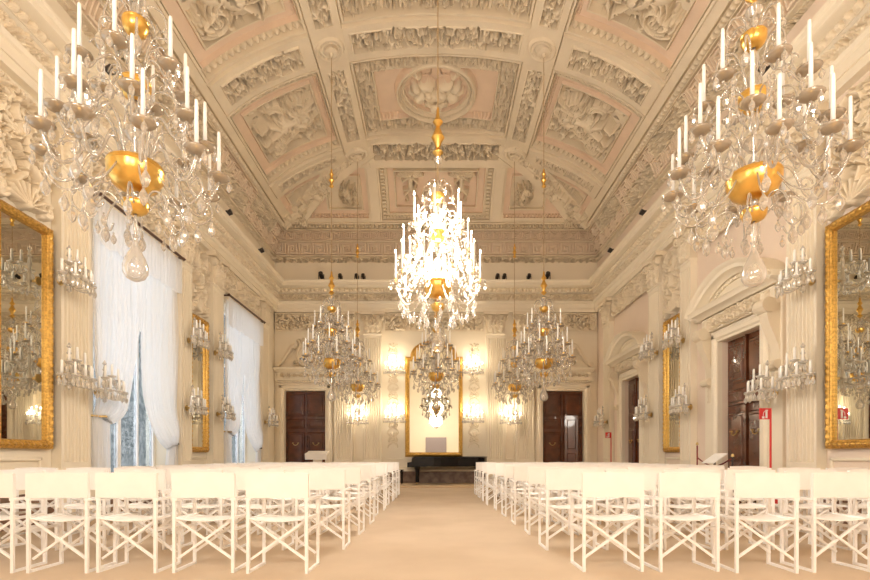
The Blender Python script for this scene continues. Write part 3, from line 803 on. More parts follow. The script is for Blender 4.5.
for i, (w_, u, d) in enumerate((('left', 7.2, 'on the left wall above the nearest mirror'), ('right', 7.07, 'on the right wall above the nearest mirror'), ('left', 12.5, 'on the left wall above the second mirror'), ('right', 12.5, 'on the right wall above the second mirror'))):
    over_mirror(w_, u, 'cream stucco shell, leaf and cherub ornament '+d, 30+i)
# filigree strips beside the arched mirror
for x, d in ((-1.6, 'left'), (1.42, 'right')):
    root = empty('stucco_filigree'); cv = grid(-.27, .27, 1.35, 5.35, .018); rn = random.Random(int(x*10))
    for k in range(7):
        z = 1.65+k*.55
        for sg in (-1, 1):
            cv.spiral(sg*.11, z, .09, PI/2, 1.4, .02, .035, sg); cv.leaf(sg*.06, z+.13, PI/2-sg*.6, .16, .07, .035)
            cv.poly([(sg*.02, z-.1), (sg*.16, z-.18), (sg*.2, z-.3), (sg*.05, z-.42)], .014, .014, .03)
        cv.leaf(0, z+.1, PI/2, .2, .08, .04); cv.ell(0, z, .035, .035, 0, .05)
    relief(cv, 'relief', STUCCO, root, drop=.001); wall_put(root, 'far', x, 0, .002)
    tag(root, f'pale stucco scrollwork strip on the far wall {d} of the arched mirror', 'ornament')

# ------------------------------------------------------------------ doors
def door_leafs(root, w, h, d=.0, inset=.12):
    for sg in (-1, 1):
        lf = MB().box(min(0, sg*w/2), max(0, sg*w/2), inset, inset+.05, 0, h).build('door_leaf', WOOD, root)
        m = MB(); x0, x1 = (.05, w/2-.05) if sg > 0 else (-w/2+.05, -.05)
        for z0, z1 in ((.12, .62), (.72, h*.56), (h*.60, h*.70), (h*.73, h-.1)):
            m.bevbox(x0, x1, inset-.035, inset, z0, z1, .03); m.bevbox(x0+.07, x1-.07, inset-.06, inset-.03, z0+.07, z1-.07, .02)
        m.build('raised_panel', WOOD, lf)
        m = MB(); c = sg*w*.25; z = 1.5 if h > 3.3 else 1.45
        m.tube([(c-.10, inset-.07, z+.03), (c-.07, inset-.085, z-.03), (c, inset-.09, z-.055), (c+.07, inset-.085, z-.03), (c+.10, inset-.07, z+.03)], .012)
        m.lathe([(0, 0), (.03, .0), (.035, .02), (0, .03)], 8, (c-.1, inset-.07, z+.02)); m.lathe([(0, 0), (.03, .0), (.035, .02), (0, .03)], 8, (c+.1, inset-.07, z+.02))
        m.build('door_handle', BRASS, lf)
    MB().box(-.02, .02, inset-.06, inset, 0, h).build('meeting_stile', WOOD, root)
def side_door(u, idx):
    root = empty(f'door_{idx}'); struct(root)
    w, h = 1.36, 3.42
    door_leafs(root, w, h)
    m = MB()
    for sg in (-1, 1):
        x0, x1 = sorted((sg*w/2, sg*(w/2+.24)))
        m.box(x0, x1, -.10, 0, 0, h+.24); x0, x1 = sorted((sg*(w/2+.05), sg*(w/2+.19))); m.bevbox(x0, x1, -.14, -.09, .3, h+.18, .03)
        x0, x1 = sorted((sg*(w/2+.24), sg*(w/2+.55))); m.box(x0, x1, -.06, 0, 0, 3.95)
        x0, x1 = sorted((sg*(w/2+.02), sg*(w/2+.53))); m.box(x0, x1, -.17, 0, 0, .5)
    m.box(-w/2, w/2, -.10, 0, h, h+.24); m.bevbox(-w/2-.19, w/2+.19, -.14, -.09, h+.05, h+.19, .03)
    m.box(-w/2-.5, w/2+.5, -.16, 0, h+.26, 3.98)
    m.build('door_surround', TRIM, root)
    # carved frieze over the lintel
    cv = grid(-w/2-.42, w/2+.42, h+.27, 3.96, .016); cv.scrolls(-w/2-.1, w/2+.1, h+.28, 3.95, .08, 'a'); cv.scatter(-w/2-.1, w/2+.1, h+.29, 3.94, 160, .04, .07); cv.H += .05*(cv.H > .001); cv.pits(-w/2-.1, w/2+.1, h+.3, 3.93, 160, .018, .1, 0)
    for sg in (-1, 1): cv.leaf(sg*(w/2+.28), 3.7, PI/2, .24, .16, .07)
    relief(cv, 'carved_frieze', STUCCO, root, drop=.001, loc=(0, -.16, 0))
    # S-scroll consoles
    for sg in (-1, 1):
        m = MB(); c = sg*(w/2+.38); pr = []
        for t in range(25):
            z = 2.55+1.2*t/24; n = .10+.20*(t/24)**1.5+.05*math.sin(t/24*2*PI*1.0+PI); pr.append((-n, z))
        m.prismx([(0, 2.55)]+pr+[(0, 3.75)], c-.11, c+.11)
        for zz, r, yy in ((2.62, .08, -.12), (3.64, .13, -.26)):
            m.tube([(c-.14, yy, zz), (c+.14, yy, zz)], r, 14)
        cn = m.build('console', STUCCO, root)
        cv = grid(c-.14, c+.14, 2.1, 2.6, .014); cv.leaf(c, 2.58, -PI/2, .45, .18, .09); cv.ell(c, 2.56, .09, .06, 0, .12); relief(cv, 'drop_leaf', STUCCO, cn, drop=.001)
    # segmental pediment
    m = MB(); hw = 1.42; zb = 4.0
    m.prismx([(0, zb), (-.20, zb), (-.24, zb+.05), (-.36, zb+.07), (-.38, zb+.13), (-.42, zb+.16), (0, zb+.16)], -hw, hw)
    Rr = (hw**2+.66**2)/(2*.66); zc = zb+.12+.66-Rr; a0 = math.asin(hw/Rr)
    prof = [(0, 0), (.18, 0), (.22, .05), (.34, .07), (.36, .14), (.42, .17), (.44, .21), (0, .21)]
    n = 24; vs = []; fs = []; k = len(prof)
    for i in range(n+1):
        a = -a0+2*a0*i/n
        for nn, rr in prof:
            r = Rr-.21+rr; vs.append((r*math.sin(a), -nn, zc+r*math.cos(a)))
    for i in range(n):
        for j in range(k): fs.append((i*k+j, i*k+(j+1) % k, (i+1)*k+(j+1) % k, (i+1)*k+j))
    fs += [tuple(range(k)), tuple(n*k+j for j in range(k))]
    m.add(vs, fs)
    m.build('arched_pediment', TRIM, root, smooth=True)
    tp = [(Rr-.2)*math.sin(-a0*.97+2*a0*.97*i/n) for i in range(n+1)]
    pts = [(x, zc+math.sqrt((Rr-.2)**2-x*x)) for x in tp]
    MB().prism([(tp[0], zb+.15)]+pts+[(tp[-1], zb+.15)], -.12, 0).build('tympanum', WALL, root)
    m = MB()
    for i in range(34):
        a = -a0*.86+2*a0*.86*i/33; r = Rr-.27
        m.box(r*math.sin(a)-.022, r*math.sin(a)+.022, -.17, -.12, zc+r*math.cos(a)-.03, zc+r*math.cos(a)+.03)
    m.build('dentils', TRIM, root)
    wall_put(root, 'right', u)
side_door(DOORU[0], 1); side_door(DOORU[1], 2)
def far_door(x, idx, ajar=False):
    root = empty(f'door_{idx}'); struct(root); w, h = 1.52, 3.47
    door_leafs(root, w, h)
    m = MB()
    for sg in (-1, 1):
        x0, x1 = sorted((sg*w/2, sg*(w/2+.27))); m.box(x0, x1, -.10, 0, 0, h+.27)
        x0, x1 = sorted((sg*(w/2+.06), sg*(w/2+.2))); m.bevbox(x0, x1, -.14, -.09, .3, h+.2, .03)
    m.box(-w/2, w/2, -.10, 0, h, h+.27); m.bevbox(-w/2-.2, w/2+.2, -.14, -.09, h+.06, h+.2, .03)
    m.prismx([(0, 3.76), (-.12, 3.76), (-.15, 3.82), (-.22, 3.84), (-.22, 3.9), (0, 3.9)], -1.06, 1.06)
    m.box(-1.0, 1.0, -.12, 0, 3.9, 4.15)
    m.prismx([(0, 4.15), (-.14, 4.15), (-.2, 4.2), (-.3, 4.22), (-.32, 4.3), (0, 4.32)], -1.1, 1.1)
    m.build('door_surround', TRIM, root)
    cv = grid(-.98, .98, 3.93, 4.13, .018); cv.scrolls(-.95, .95, 3.94, 4.12, .05, 'a'); relief(cv, 'carved_frieze', STUCCO, root, drop=.001, loc=(0, -.12, 0))
    cv = grid(-1.02, 1.02, 3.78, 3.83, .018); cv.eggs(-1.0, 1.0, 3.77, 3.83, .03, .09, 'a'); relief(cv, 'egg_moulding', STUCCO, root, loc=(0, -.15, 0))
    # swan-neck pediment with an oval shield
    m = MB()
    for sg in (-1, 1):
        pts = [(sg*(1.0-.62*t/12-.04), -.15, 4.42+.72*(.5-.5*math.cos(PI*t/12))) for t in range(13)]
        m.tube(pts, [.05+.03*(t/12) for t in range(13)], 8); m.tube([(sg*.98, -.24, 4.42), (sg*.98, -.02, 4.42)], .09, 12); m.tube([(sg*.34, -.24, 5.08), (sg*.34, -.02, 5.08)], .09, 12)
    m.prism([(-.95, 4.32), (.95, 4.32), (.85, 4.45), (.6, 4.7), (.3, 5.05), (-.3, 5.05), (-.6, 4.7), (-.85, 4.45)], -.06, 0)
    pd = m.build('swan_neck_pediment', STUCCO, root, smooth=True)
    cv = grid(-.5, .5, 4.33, 5.45, .02); cv.ell(0, 4.78, .27, .36, 0, .10); cv.ring(0, 4.78, .27, .06, .15, None, 1.35)
    for sg in (-1, 1): cv.leaf(sg*.1, 5.12, PI/2-sg*.6, .3, .12, .12); cv.spiral(sg*.33, 4.5, .12, 0, 1.4, .03, .12, sg)
    cv.leaf(0, 5.1, PI/2, .32, .14, .14)
    relief(cv, 'shield', STUCCO, pd, drop=.001, loc=(0, -.06, 0))
    if ajar:
        # inner leaf swung half open catching the light
        lf = MB().box(-.24, .24, -.02, .02, 0, 2.55).build('inner_leaf', WOOD, root, loc=(.32, .02, .0)); lf.rotation_euler = (0, 0, R(-14))
        MB().bevbox(-.16, .16, -.04, -.02, 1.3, 2.4, .03).bevbox(-.16, .16, -.04, -.02, .2, 1.15, .03).build('raised_panel', WOOD, lf)
    wall_put(root, 'far', x)
far_door(FD[0], 3); far_door(FD[1], 4, True)

# ------------------------------------------------------------------ windows and curtains
for i, u in enumerate(allw):
    root = empty(f'window_{i+1}'); struct(root)
    hw, z0, z1 = 1.25, .55, 5.35
    m = MB(); t = .07
    for a, b, c, d in ((-hw, -hw+t, z0, z1), (hw-t, hw, z0, z1), (-hw, hw, z0, z0+t), (-hw, hw, z1-t, z1), (-.05, .05, z0, z1), (-hw, hw, 3.7, 3.78), (-.64, -.60, z0, z1), (.60, .64, z0, z1)):
        m.box(a, b, .30, .38, c, d)
    m.build('window_frame', WHITE, root)
    for sg in (-1, 1): MB().box(min(sg*.05, sg*(hw-t)), max(sg*.05, sg*(hw-t)), .335, .345, z0+t, z1-t).build('window_pane', LACE, root)
    MB().box(-hw-.04, hw+.04, -.10, .3, .50, .56).build('window_sill', TRIM, root)
    m = MB()
    for sg in (-1, 1): m.bevbox(min(sg*hw, sg*(hw+.16)), max(sg*hw, sg*(hw+.16)), -.05, 0, .5, z1+.12, .02)
    m.bevbox(-hw-.16, hw+.16, -.05, 0, z1, z1+.14, .02); m.build('window_surround', TRIM, root)
    wall_put(root, 'left', u)

def drape(root, sg, hw, ztop, ztie, blouse, seed, k0=.36, pw=2.):
    rn = random.Random(seed); na, nz = 110, 90
    zs = np.concatenate([np.linspace(ztop, ztie, nz), np.linspace(ztie, .04, 30)[1:]])
    co = []
    ph = [rn.uniform(0, 6) for _ in range(4)]
    for z in zs:
        if z > ztie:
            k = (ztop-z)/(ztop-ztie)                # 0 top .. 1 tie
            inner = .01 + (hw-.37)*max(0, (k-k0)/(1-k0))**pw
            b = math.exp(-((z-ztie-.35)/.33)**2)*blouse
            wd = hw-inner; n0 = .13+b*.12
        else:
            k = 1; f = (ztie-z)/ztie; inner = hw-.36-.12*f; wd = hw-inner; n0 = .13; b = 0
        for i in range(na):
            a = i/(na-1)
            x = hw-wd*a
            sag = 0
            if z > ztie: sag = -(blouse*.8)*math.exp(-((k-.9)/.13)**2)*a
            am = .022+.012*k
            y = -(n0+b*.3*math.sin(PI*a)+am*math.sin(a*(34*PI)*(.55+.45*(1-k*.3))+ph[0])+.012*math.sin(a*61+ph[1]+z*1.3)+.02*math.sin(a*9+z*2+ph[2]))
            co.append((sg*(x+.006*math.sin(z*5+a*7)), y, z+sag))
    nb = na; i = np.arange(len(zs)-1)[:, None]*nb+np.arange(nb-1)[None]
    q = np.stack([i, i+1, i+nb+1, i+nb], -1).reshape(-1, 4)
    return grid_mesh('drape', np.array(co), q, SHEER, root, smooth=True)
for idx, (u, d) in enumerate(zip(WINU, ('nearer', 'farther'))):
    root = empty('sheer_curtain'); hw = 1.385; ZR = 5.46
    rod = MB().tube([(-1.42, -.26, ZR+.05), (1.42, -.26, ZR+.05)], .03, 8)
    for sg in (-1, 1): rod.lathe([(0, -.05), (.05, 0), (0, .05)], 8, (sg*1.43, -.26, ZR+.05)); rod.box(sg*1.38-.015, sg*1.38+.015, -.26, 0, ZR+.03, ZR+.07)
    rod.build('curtain_rod', RUSTY, root)
    drape(root, -1, hw, ZR-.03, 1.72, .34, 3+idx, .33, 3.2)
    # local +x is away from the viewer on the left wall
    na, nz = 160, 24; co = []
    for j in range(nz):
        t = j/(nz-1)
        for i in range(na):
            a = i/(na-1); x = -hw-.02+2*(hw+.02)*a; dz = .74+.05*abs(math.sin(a*PI*6))
            co.append((x, -(.235+.014*math.sin(a*150)+.012*math.sin(a*33+t)), ZR-dz*t))
    i_ = np.arange(nz-1)[:, None]*na+np.arange(na-1)[None]
    grid_mesh('valance', np.array(co), np.stack([i_, i_+1, i_+na+1, i_+na], -1).reshape(-1, 4), SHEER2, root, smooth=True)
    drape(root, 1, hw, ZR-.03, 1.30, .34, 9+idx, .33, 5.5)
    for sg, zt in ((-1, 1.72), (1, 1.30)):
        m = MB(); zt2 = zt
        m.tube([(sg*(hw+.02), 0, zt2), (sg*(hw+.02), -.1, zt2), (sg*(hw-.16), -.24, zt2), (sg*(hw-.32), -.16, zt2), (sg*(hw-.28), -.06, zt2)], .022, 6)
        m.build('tieback', BRASS if sg < 0 else IRON, root)
    wall_put(root, 'left', u, 0, 0)
    tag(root, f'white sheer curtains with valance on the {d} left wall window', 'curtain', 'sheer curtains on the left wall windows')

# ------------------------------------------------------------------ candle holders and chandeliers
def drop_mesh(s=1.):
    return MB().lathe([(0, 0), (.008*s, -.008*s), (.004*s, -.018*s), (.019*s, -.045*s), (.022*s, -.062*s), (.014*s, -.085*s), (0, -.10*s)], 6)
PAN = [(0, -.012), (.03, -.014), (.075, .0), (.098, .022), (.094, .026), (.07, .008), (.02, .0), (0, .0)]
def candle_mb(h): return MB().lathe([(0, 0), (.017, 0), (.015, h*.9), (.013, h), (0, h+.006)], 8)
def cup_mb(): return MB().lathe([(0, -.03), (.018, -.02), (.012, 0), (.02, .02), (.024, .045), (.018, .05), (0, .05)], 8)
MESH = {}
MESH['drop'] = drop_mesh(1.15).mesh('drop', GLASS); MESH['dropL'] = drop_mesh(1.7).mesh('drop_large', GLASS)
MESH['candleS'] = MB(); MESH['panS'] = MB().lathe(PAN, 16).mesh('drip_pan', GLASSB, True)
MESH['pan'] = MB().lathe(PAN, 16).mesh('drip_pan', GLASSD, True)
MESH['candle'] = candle_mb(.37).mesh('candle', CANDLE, True); MESH['cup'] = cup_mb().mesh('candle_cup', GOLD, True)
MESH['candleS'] = candle_mb(.16).mesh('candle', CANDLE, True)
MESH['flame'] = MB().lathe([(0, 0), (.012, .012), (.009, .03), (0, .052)], 6).mesh('flame', FLAME, True)
MESH['dropG'] = drop_mesh(1.15).mesh('drop', GLASSL); MESH['panG'] = MB().lathe(PAN, 16).mesh('drip_pan', GLASSL, True)
MESH['dropB'] = drop_mesh(1.15).mesh('drop', GLASSB); MESH['panB'] = MB().lathe(PAN, 16).mesh('drip_pan', GLASSB, True)
def bez(pts, n):
    out = []; P = [Vector(p) for p in pts]; m = len(P)-1
    for i in range(n+1):
        t = i/n*m; k = min(int(t), m-1); f = t-k
        p0, p1, p2, p3 = P[max(k-1, 0)], P[k], P[k+1], P[min(k+2, m)]
        out.append(.5*((2*p1)+(-p0+p2)*f+(2*p0-5*p1+4*p2-p3)*f*f+(-p0+3*p1-3*p2+p3)*f**3))
    return out
def arm_mesh(rz_pts, mat, rad=.012, curl=True):
    m = MB(); pts = bez([(r, 0, z) for r, z in rz_pts], 20); m.tube(pts, rad, 6)
    if curl:
        r0, z0 = rz_pts[len(rz_pts)//2]
        m.tube([(r0+.07*(1-t/16)*math.cos(2.2*PI*t/16), 0, z0+.09+.07*(1-t/16)*math.sin(2.2*PI*t/16)) for t in range(15)], rad*.65, 5)
        rE, zE = rz_pts[-1]
        m.tube([(rE-.10+.06*(1-t/14)*math.cos(-2*PI*t/14+1), 0, zE-.13+.06*(1-t/14)*math.sin(-2*PI*t/14+1)) for t in range(13)], rad*.6, 5)
    return m.mesh('arm', mat, True)
TIERS = [  # n, radius, pan z, root r, root z, arm profile, phase
    (10, .67, .10, [(.14, .06), (.22, .17), (.34, .16), (.46, -.06), (.58, -.10), (.67, .07)], 0.),
    (8, .55, .42, [(.10, .12), (.17, .42), (.28, .47), (.40, .30), (.49, .27), (.55, .39)], .2),
    (6, .40, .86, [(.08, .84), (.16, .98), (.26, .92), (.34, .80), (.40, .84)], .4)]
def chandelier(lit=False):
    G = GLASSL if lit else GLASS
    root = empty('chandelier')
    # stem of blown glass between gilt bowls
    st = MB()
    pr = []
    for z0, z1, r in ((-.55, -.30, .02), (-.20, -.06, .035), (.10, .30, .055), (.30, .48, .085), (.48, .66, .045), (.84, 1.06, .06), (1.06, 1.24, .045), (1.38, 1.58, .035)):
        h = z1-z0
        pr += [(.012, z0), (r*.6, z0+h*.15), (r, z0+h*.45), (r*.75, z0+h*.75), (r*.3, z0+h*.9), (.012, z1)]
    st.lathe(pr, 10)
    st.build('stem', G, root, True)
    def bowl(name, z, r, hgt):
        pr = [(.02, z-hgt*.5), (r*.45, z-hgt*.48), (r*.78, z-hgt*.30), (r*.97, z+hgt*.02), (r, z+hgt*.28), (r*.95, z+hgt*.32), (r*1.0, z+hgt*.38), (r*.97, z+hgt*.46), (r*.85, z+hgt*.44), (.02, z+hgt*.3)]
        MB().lathe(pr, 24).build(name, GOLD, root, True)
    bowl('gilt_bowl', .0, .225, .24); bowl('gilt_cup', .76, .125, .17); bowl('gilt_cup', 1.31, .105, .13); bowl('gilt_cup', -.26, .108, .11)
    MB().lathe([(0, -.90), (.03, -.895), (.075, -.87), (.10, -.82), (.102, -.77), (.08, -.70), (.045, -.63), (.022, -.57), (.02, -.52), (.03, -.50), (0, -.49)], 16).build('pear_finial', G, root, True)
    ch = MB().tube([(0, 0, 1.58), (0, 0, ZCH-.02)], .009, 6)
    zz = 1.75
    hk = ch.build('chain', CHAIN, root)
    for zc, k in (((2.22, 1.25),) if lit else ((1.92, 1.), (4.45, .8))):
        MB().lathe([(0, zc-.27*k), (.03, zc-.24*k), (.07*k, zc-.2*k), (.03, zc-.15*k), (.05*k, zc-.08*k), (.085*k, zc-.03*k), (.05*k, zc+.04*k), (.03, zc+.1*k), (.065*k, zc+.15*k), (.03, zc+.21*k), (.02, zc+.30*k), (0, zc+.34*k)], 10).build('gilt_knop', GOLD, root, True)
        if zc < 3: MB().lathe([(0, zc-.42), (.05, zc-.4), (.075, zc-.34), (.03, zc-.28), (0, zc-.27)], 10).build('glass_knop', G, root, True)
    MB().lathe([(0, ZCH), (.16, ZCH), (.15, ZCH-.03), (.05, ZCH-.05), (.03, ZCH-.12), (0, ZCH-.14)], 16).build('ceiling_rose', STUCCO, root, True)
    nd = 0
    for ti, (n, r, zp, prof, ph) in enumerate(TIERS):
        am = arm_mesh(prof, G, .0135 if ti < 2 else .011)
        for i in range(n):
            a = ph+2*PI*i/n
            arm = link('arm', am, root); arm.rotation_euler = (0, 0, a)
            z = zp+.0
            link('drip_pan', MESH['panG' if lit else 'pan'], arm, (r, 0, z))
            link('candle_cup', MESH['cup'], arm, (r, 0, z+.02))
            cd = link('candle', MESH['candle'], arm, (r, 0, z+.06))
            if lit: link('flame', MESH['flame'], arm, (r, 0, z+.43))
            for dx, dy, dz in ((.085, 0, 0), (-.05, .07, 0), (-.05, -.07, 0))[:3 if ti < 2 else 2]:
                link('crystal_drop', MESH['dropG' if lit else 'drop'], arm, (r+dx, dy, z+.005)); nd += 1
    # curled glass stems with hanging pendants under the bowl and at the crown
    def curls(n, pts, name, ph, drops, rad=.009):
        m = MB().tube(bez([(r, 0, z) for r, z in pts], 18), rad, 5).mesh(name, G, True)
        for i in range(n):
            o = link(name, m, root); o.rotation_euler = (0, 0, ph+2*PI*i/n)
            for (r, z, L) in drops: link('crystal_pendant', MESH['dropL' if L else 'drop'], o, (r, 0, z))
    curls(8, [(.10, -.26), (.20, -.16), (.32, -.20), (.38, -.32), (.33, -.40), (.28, -.34)], 'glass_scroll', .1, [(.385, -.33, 1), (.28, -.42, 0)])
    curls(8, [(.2, .04), (.34, -.16), (.50, -.26), (.62, -.16), (.60, -.04), (.52, -.08)], 'glass_scroll', .35, [(.50, -.27, 1), (.62, -.18, 1)])
    curls(6, [(.04, 1.38), (.10, 1.52), (.20, 1.50), (.24, 1.38), (.19, 1.32), (.16, 1.38)], 'glass_scroll', 0., [(.24, 1.37, 0)])
    curls(8, [(.06, .55), (.16, .74), (.30, .72), (.35, .60), (.29, .54), (.25, .60)], 'glass_scroll', .5, [(.35, .60, 1)])
    curls(6, [(.07, 1.0), (.15, 1.22), (.27, 1.2), (.3, 1.08), (.25, 1.03)], 'glass_scroll', .8, [(.3, 1.08, 1)])
    # bead chains from the crown down to the outer arms
    m = MB(); pts = [(.65-.25*(t/14), .12+.62*(t/14)-.14*math.sin(PI*t/14)) for t in range(15)]
    P_ = []; RR = []
    for k in range(14):
        (r0, z0), (r1, z1) = pts[k], pts[k+1]
        for f, rr in ((0, .003), (.3, .013), (.6, .013), (.9, .003)): P_.append((r0+(r1-r0)*f, 0, z0+(z1-z0)*f)); RR.append(rr)
    bm_ = m.tube(P_, RR, 5).mesh('bead_chain', G)
    for i in range(10): o_ = link('bead_chain', bm_, root); o_.rotation_euler = (0, 0, 2*PI*i/10)
    return root
ZB = 2.40+HC                     # bowl height over the floor
ZCH = float(vz(np.array([3.4])))-ZB+.02
proto = chandelier(); litp = chandelier(True)
CH = [(-2.62, 4.36, .3, 'large unlit crystal chandelier hanging nearest the viewer at upper left'),
      (2.86, 4.5, .0, 'large unlit crystal chandelier hanging nearest the viewer at upper right'),
      (-2.52, 12.06, .7, 'crystal chandelier hanging left of centre, nearer of the pair before the left door'),
      (2.60, 12.06, .2, 'crystal chandelier hanging right of centre, nearer of the pair before the right door'),
      (-2.56, 16.3, .5, 'crystal chandelier farthest down the hall on the left, before the left pilasters'),
      (2.56, 16.3, .9, 'crystal chandelier farthest down the hall on the right, before the right pilasters'),
      (0., 14.05, .4, 'crystal chandelier hanging low in front of the arched mirror')]
for i, (x, y, a, lb) in enumerate(CH):
    o = proto if i == 0 else copy_tree(proto)
    z = ZB+(.03 if y < 5 else -.16)
    o.location = (x, y, z); o.rotation_euler = (0, 0, a); tag(o, lb, 'chandelier', 'crystal candle chandeliers')
litp.scale = (1, 1, 1.1); litp.location = (0.03, 7.9, ZB+.24); tag(litp, 'brightly lit crystal chandelier hanging over the central aisle', 'chandelier', 'crystal candle chandeliers')

def sconce(lit=False, big=True):
    G = GLASSB; root = empty('candle_sconce')
    MB().lathe([(0, 0), (.05, 0), (.055, .015), (.02, .03), (.015, .12), (0, .12)], 12).xform(Matrix.Rotation(PI/2, 4, 'X')).build('backplate', BRASS, root, True)
    MB().lathe([(0, -.14), (.03, -.12), (.02, -.06), (.055, 0), (.03, .06), (.015, .14), (.03, .2), (.01, .3), (.02, .33), (0, .38)], 8, (0, -.13, 0)).build('stem', G, root, True)
    arms = [(-.27, .0), (-.14, .0), (0, 0.), (.14, .0), (.27, .0), (-.14, .16), (0, .20), (.14, .16)]
    for i, (x, z) in enumerate(arms):
        y = -.15-.20*math.cos(x/.30*1.2) if z < .1 else -.16-.08
        a = link('arm', MB().tube(bez([(0, -.13, z-.04), (x*.4, (y-.13)/2, z-.09), (x*.85, y, z-.07), (x, y, z-.01)], 10), .009, 5).mesh('arm', G, True), root)
        s = link('drip_pan', MESH['panS'], a, (x, y, z)); s.scale = (.6, .6, .8)
        link('candle', MESH['candleS'], a, (x, y, z+.01))
        if lit: f = link('flame', MESH['flame'], a, (x, y, z+.17))
        for dx in (-.045, .0, .045):
            link('crystal_drop', MESH['dropB'], a, (x+dx, y-.03+abs(dx)*.6, z-.005))
    m = MB()
    for z in (.30, .38): m.lathe([(0, -.04), (.03, 0), (0, .05)], 6, (0, -.13, z))
    m.build('top_spray', G, root)
    root.scale = (1.22, 1.15, 1.3)
    return root
sp = sconce(); sl = sconce(True)
SC = []
for side in ('left', 'right'):
    SC += [(side, 7.70, 3.72, .22, f'upper unlit crystal wall sconce on the first {side} wall pilaster'),
           (side, 7.70, 2.22, .22, f'lower unlit crystal wall sconce on the first {side} wall pilaster'),
           (side, 8.6, 2.12, .17, 'unlit crystal wall sconce beside the near edge of the nearer '+('left window' if side == 'left' else 'right doorway')),
           (side, 11.75, 3.75, .2, f'upper unlit sconce on {side} wall, near side of the second mirror'),
           (side, 11.65 if side == 'left' else 11.4, 2.15, .2, f'lower unlit sconce on {side} wall, near side of the second mirror'),
           (side, 13.15, 3.75, .2, f'upper unlit sconce on {side} wall, far side of the second mirror'),
           (side, 13.3 if side == 'left' else 13.5, 2.15, .2, f'lower unlit sconce on {side} wall, far side of the second mirror'),
           (side, 17.0, 2.2, .2, f'unlit crystal sconce on the {side} wall pilaster nearest the far corner')]
for i, (w_, u, z, n, lb) in enumerate(SC):
    o = sp if i == 0 else copy_tree(sp)
    wall_put(o, w_, u, z, n-.02); tag(o, lb, 'wall sconce', 'crystal wall sconces')
LITS = [(-2.88, 2.35, 'lower lit sconce between the two left far-wall pilasters'), (2.74, 2.35, 'lower lit sconce between the two right far-wall pilasters'),
        (-1.52, 2.4, 'lower lit sconce just left of the arched mirror'), (1.36, 2.4, 'lower lit sconce just right of the arched mirror'),
        (-1.52, 4.2, 'upper lit sconce just left of the arched mirror'), (1.36, 4.2, 'upper lit sconce just right of the arched mirror')]
def point(name, loc, power, rad, col=(1., .83, .60)):
    l = bpy.data.lights.new(name, 'POINT'); l.energy = power; l.shadow_soft_size = rad; l.color = col
    o = bpy.data.objects.new(name, l); COL.objects.link(o); o.location = loc; return o
for i, (x, z, lb) in enumerate(LITS):
    o = sl if i == 0 else copy_tree(sl)
    wall_put(o, 'far', x, z, 0.0); tag(o, lb, 'wall sconce', 'crystal wall sconces')
    point('sconce_light', (x, YF-.50, z+.28), 24, .07)

# ------------------------------------------------------------------ chairs
def chair_proto():
    root = empty('directors_chair'); W, D = .255, .19; t = .0125
    bx = lambda m, x0, x1, y0, y1, z0, z1: m.box(x0, x1, y0, y1, z0, z1)
    # the chair faces +y (away from the viewer); rear posts at -D
    for sg in (-1, 1):
        MB().box(sg*W-t, sg*W+t, -D-t, -D+t, .0, .865).build('rear_post', WHITE, root)
        MB().box(sg*W-t, sg*W+t, D-t, D+t, .0, .63).build('front_leg', WHITE, root)
        MB().box(sg*W-t, sg*W+t, -D, D, .0, .022).build('floor_runner', WHITE, root)
        MB().bevbox(sg*W-.026, sg*W+.026, -D-.01, D+.05, .63, .652, .004).build('armrest', WHITE, root)
        MB().box(sg*W-.008, sg*W+.008, -D, D, .36, .385).build('side_rail', WHITE, root)
    for y, k in ((-D+.03, .012), (D-.03, .012)):
        for sg in (-1, 1):
            yy = y+sg*.008
            MB().tube([(-sg*(W-.01), yy, .115), (sg*(W-.01), yy, .465)], .0145, 4).build('cross_brace', WHITE, root)
    na, nb = 14, 8; co = []
    for j in range(nb):
        for i in range(na):
            a = i/(na-1)*2-1; b = j/(nb-1)*2-1; co.append((a*(W-.005), b*(D+.005), .475-.022*(1-a*a)-.006*(1-b*b)))
    m = MB(); m.add(co, [(j*na+i, j*na+i+1, (j+1)*na+i+1, (j+1)*na+i) for j in range(nb-1) for i in range(na-1)])
    s = m.build('seat', CANVAS, root, True); md = s.modifiers.new('s', 'SOLIDIFY'); md.thickness = .006
    for sg in (-1, 1): MB().box(sg*(W-.015)-.015, sg*(W-.015)+.015, -D, D, .46, .482).build('seat_rail', WHITE, root)
    # back sling wraps the posts
    co = []; prof = []
    nx = 16
    for i in range(nx+1):
        a = i/nx*2-1; prof.append((a*(W+.016), -D-.017+.012*(1-a*a)))
    for i in range(nx+1):
        a = 1-i/nx*2; prof.append((a*(W+.016), -D+.017+.008*(1-a*a)) )
    n = len(prof); zs = [.655, .66, .76, .868, .872]
    for z in zs:
        sc = .0 if False else 1
        for x, y in prof: co.append((x, y, z+(.004*math.cos(x*9) if z > .8 else 0)))
    m = MB(); m.add(co, [(j*n+i, j*n+(i+1) % n, (j+1)*n+(i+1) % n, (j+1)*n+i) for j in range(len(zs)-1) for i in range(n)]+[tuple(range(n)), tuple((len(zs)-1)*n+i for i in range(n))])
    m.build('back_sling', CANVAS, root, True)
    return root
cp = chair_proto(); first = True
ORD = ['nearest', 'second', 'third', 'fourth', 'fifth', 'sixth', 'seventh', 'eighth', 'ninth', 'farthest']
NTH = ['first', 'second', 'third', 'fourth', 'fifth', 'sixth', 'seventh']
rows = [4.54, 5.62, 6.66, 7.68, 8.68, 9.66, 10.62, 11.58, 12.54, 13.5]
L0 = [-1.37, -2.03, -2.69, -3.29, -3.95, -4.58, -5.22]; R0 = [1.555, 2.22, 2.88, 3.55, 4.2, 4.85, 5.5]
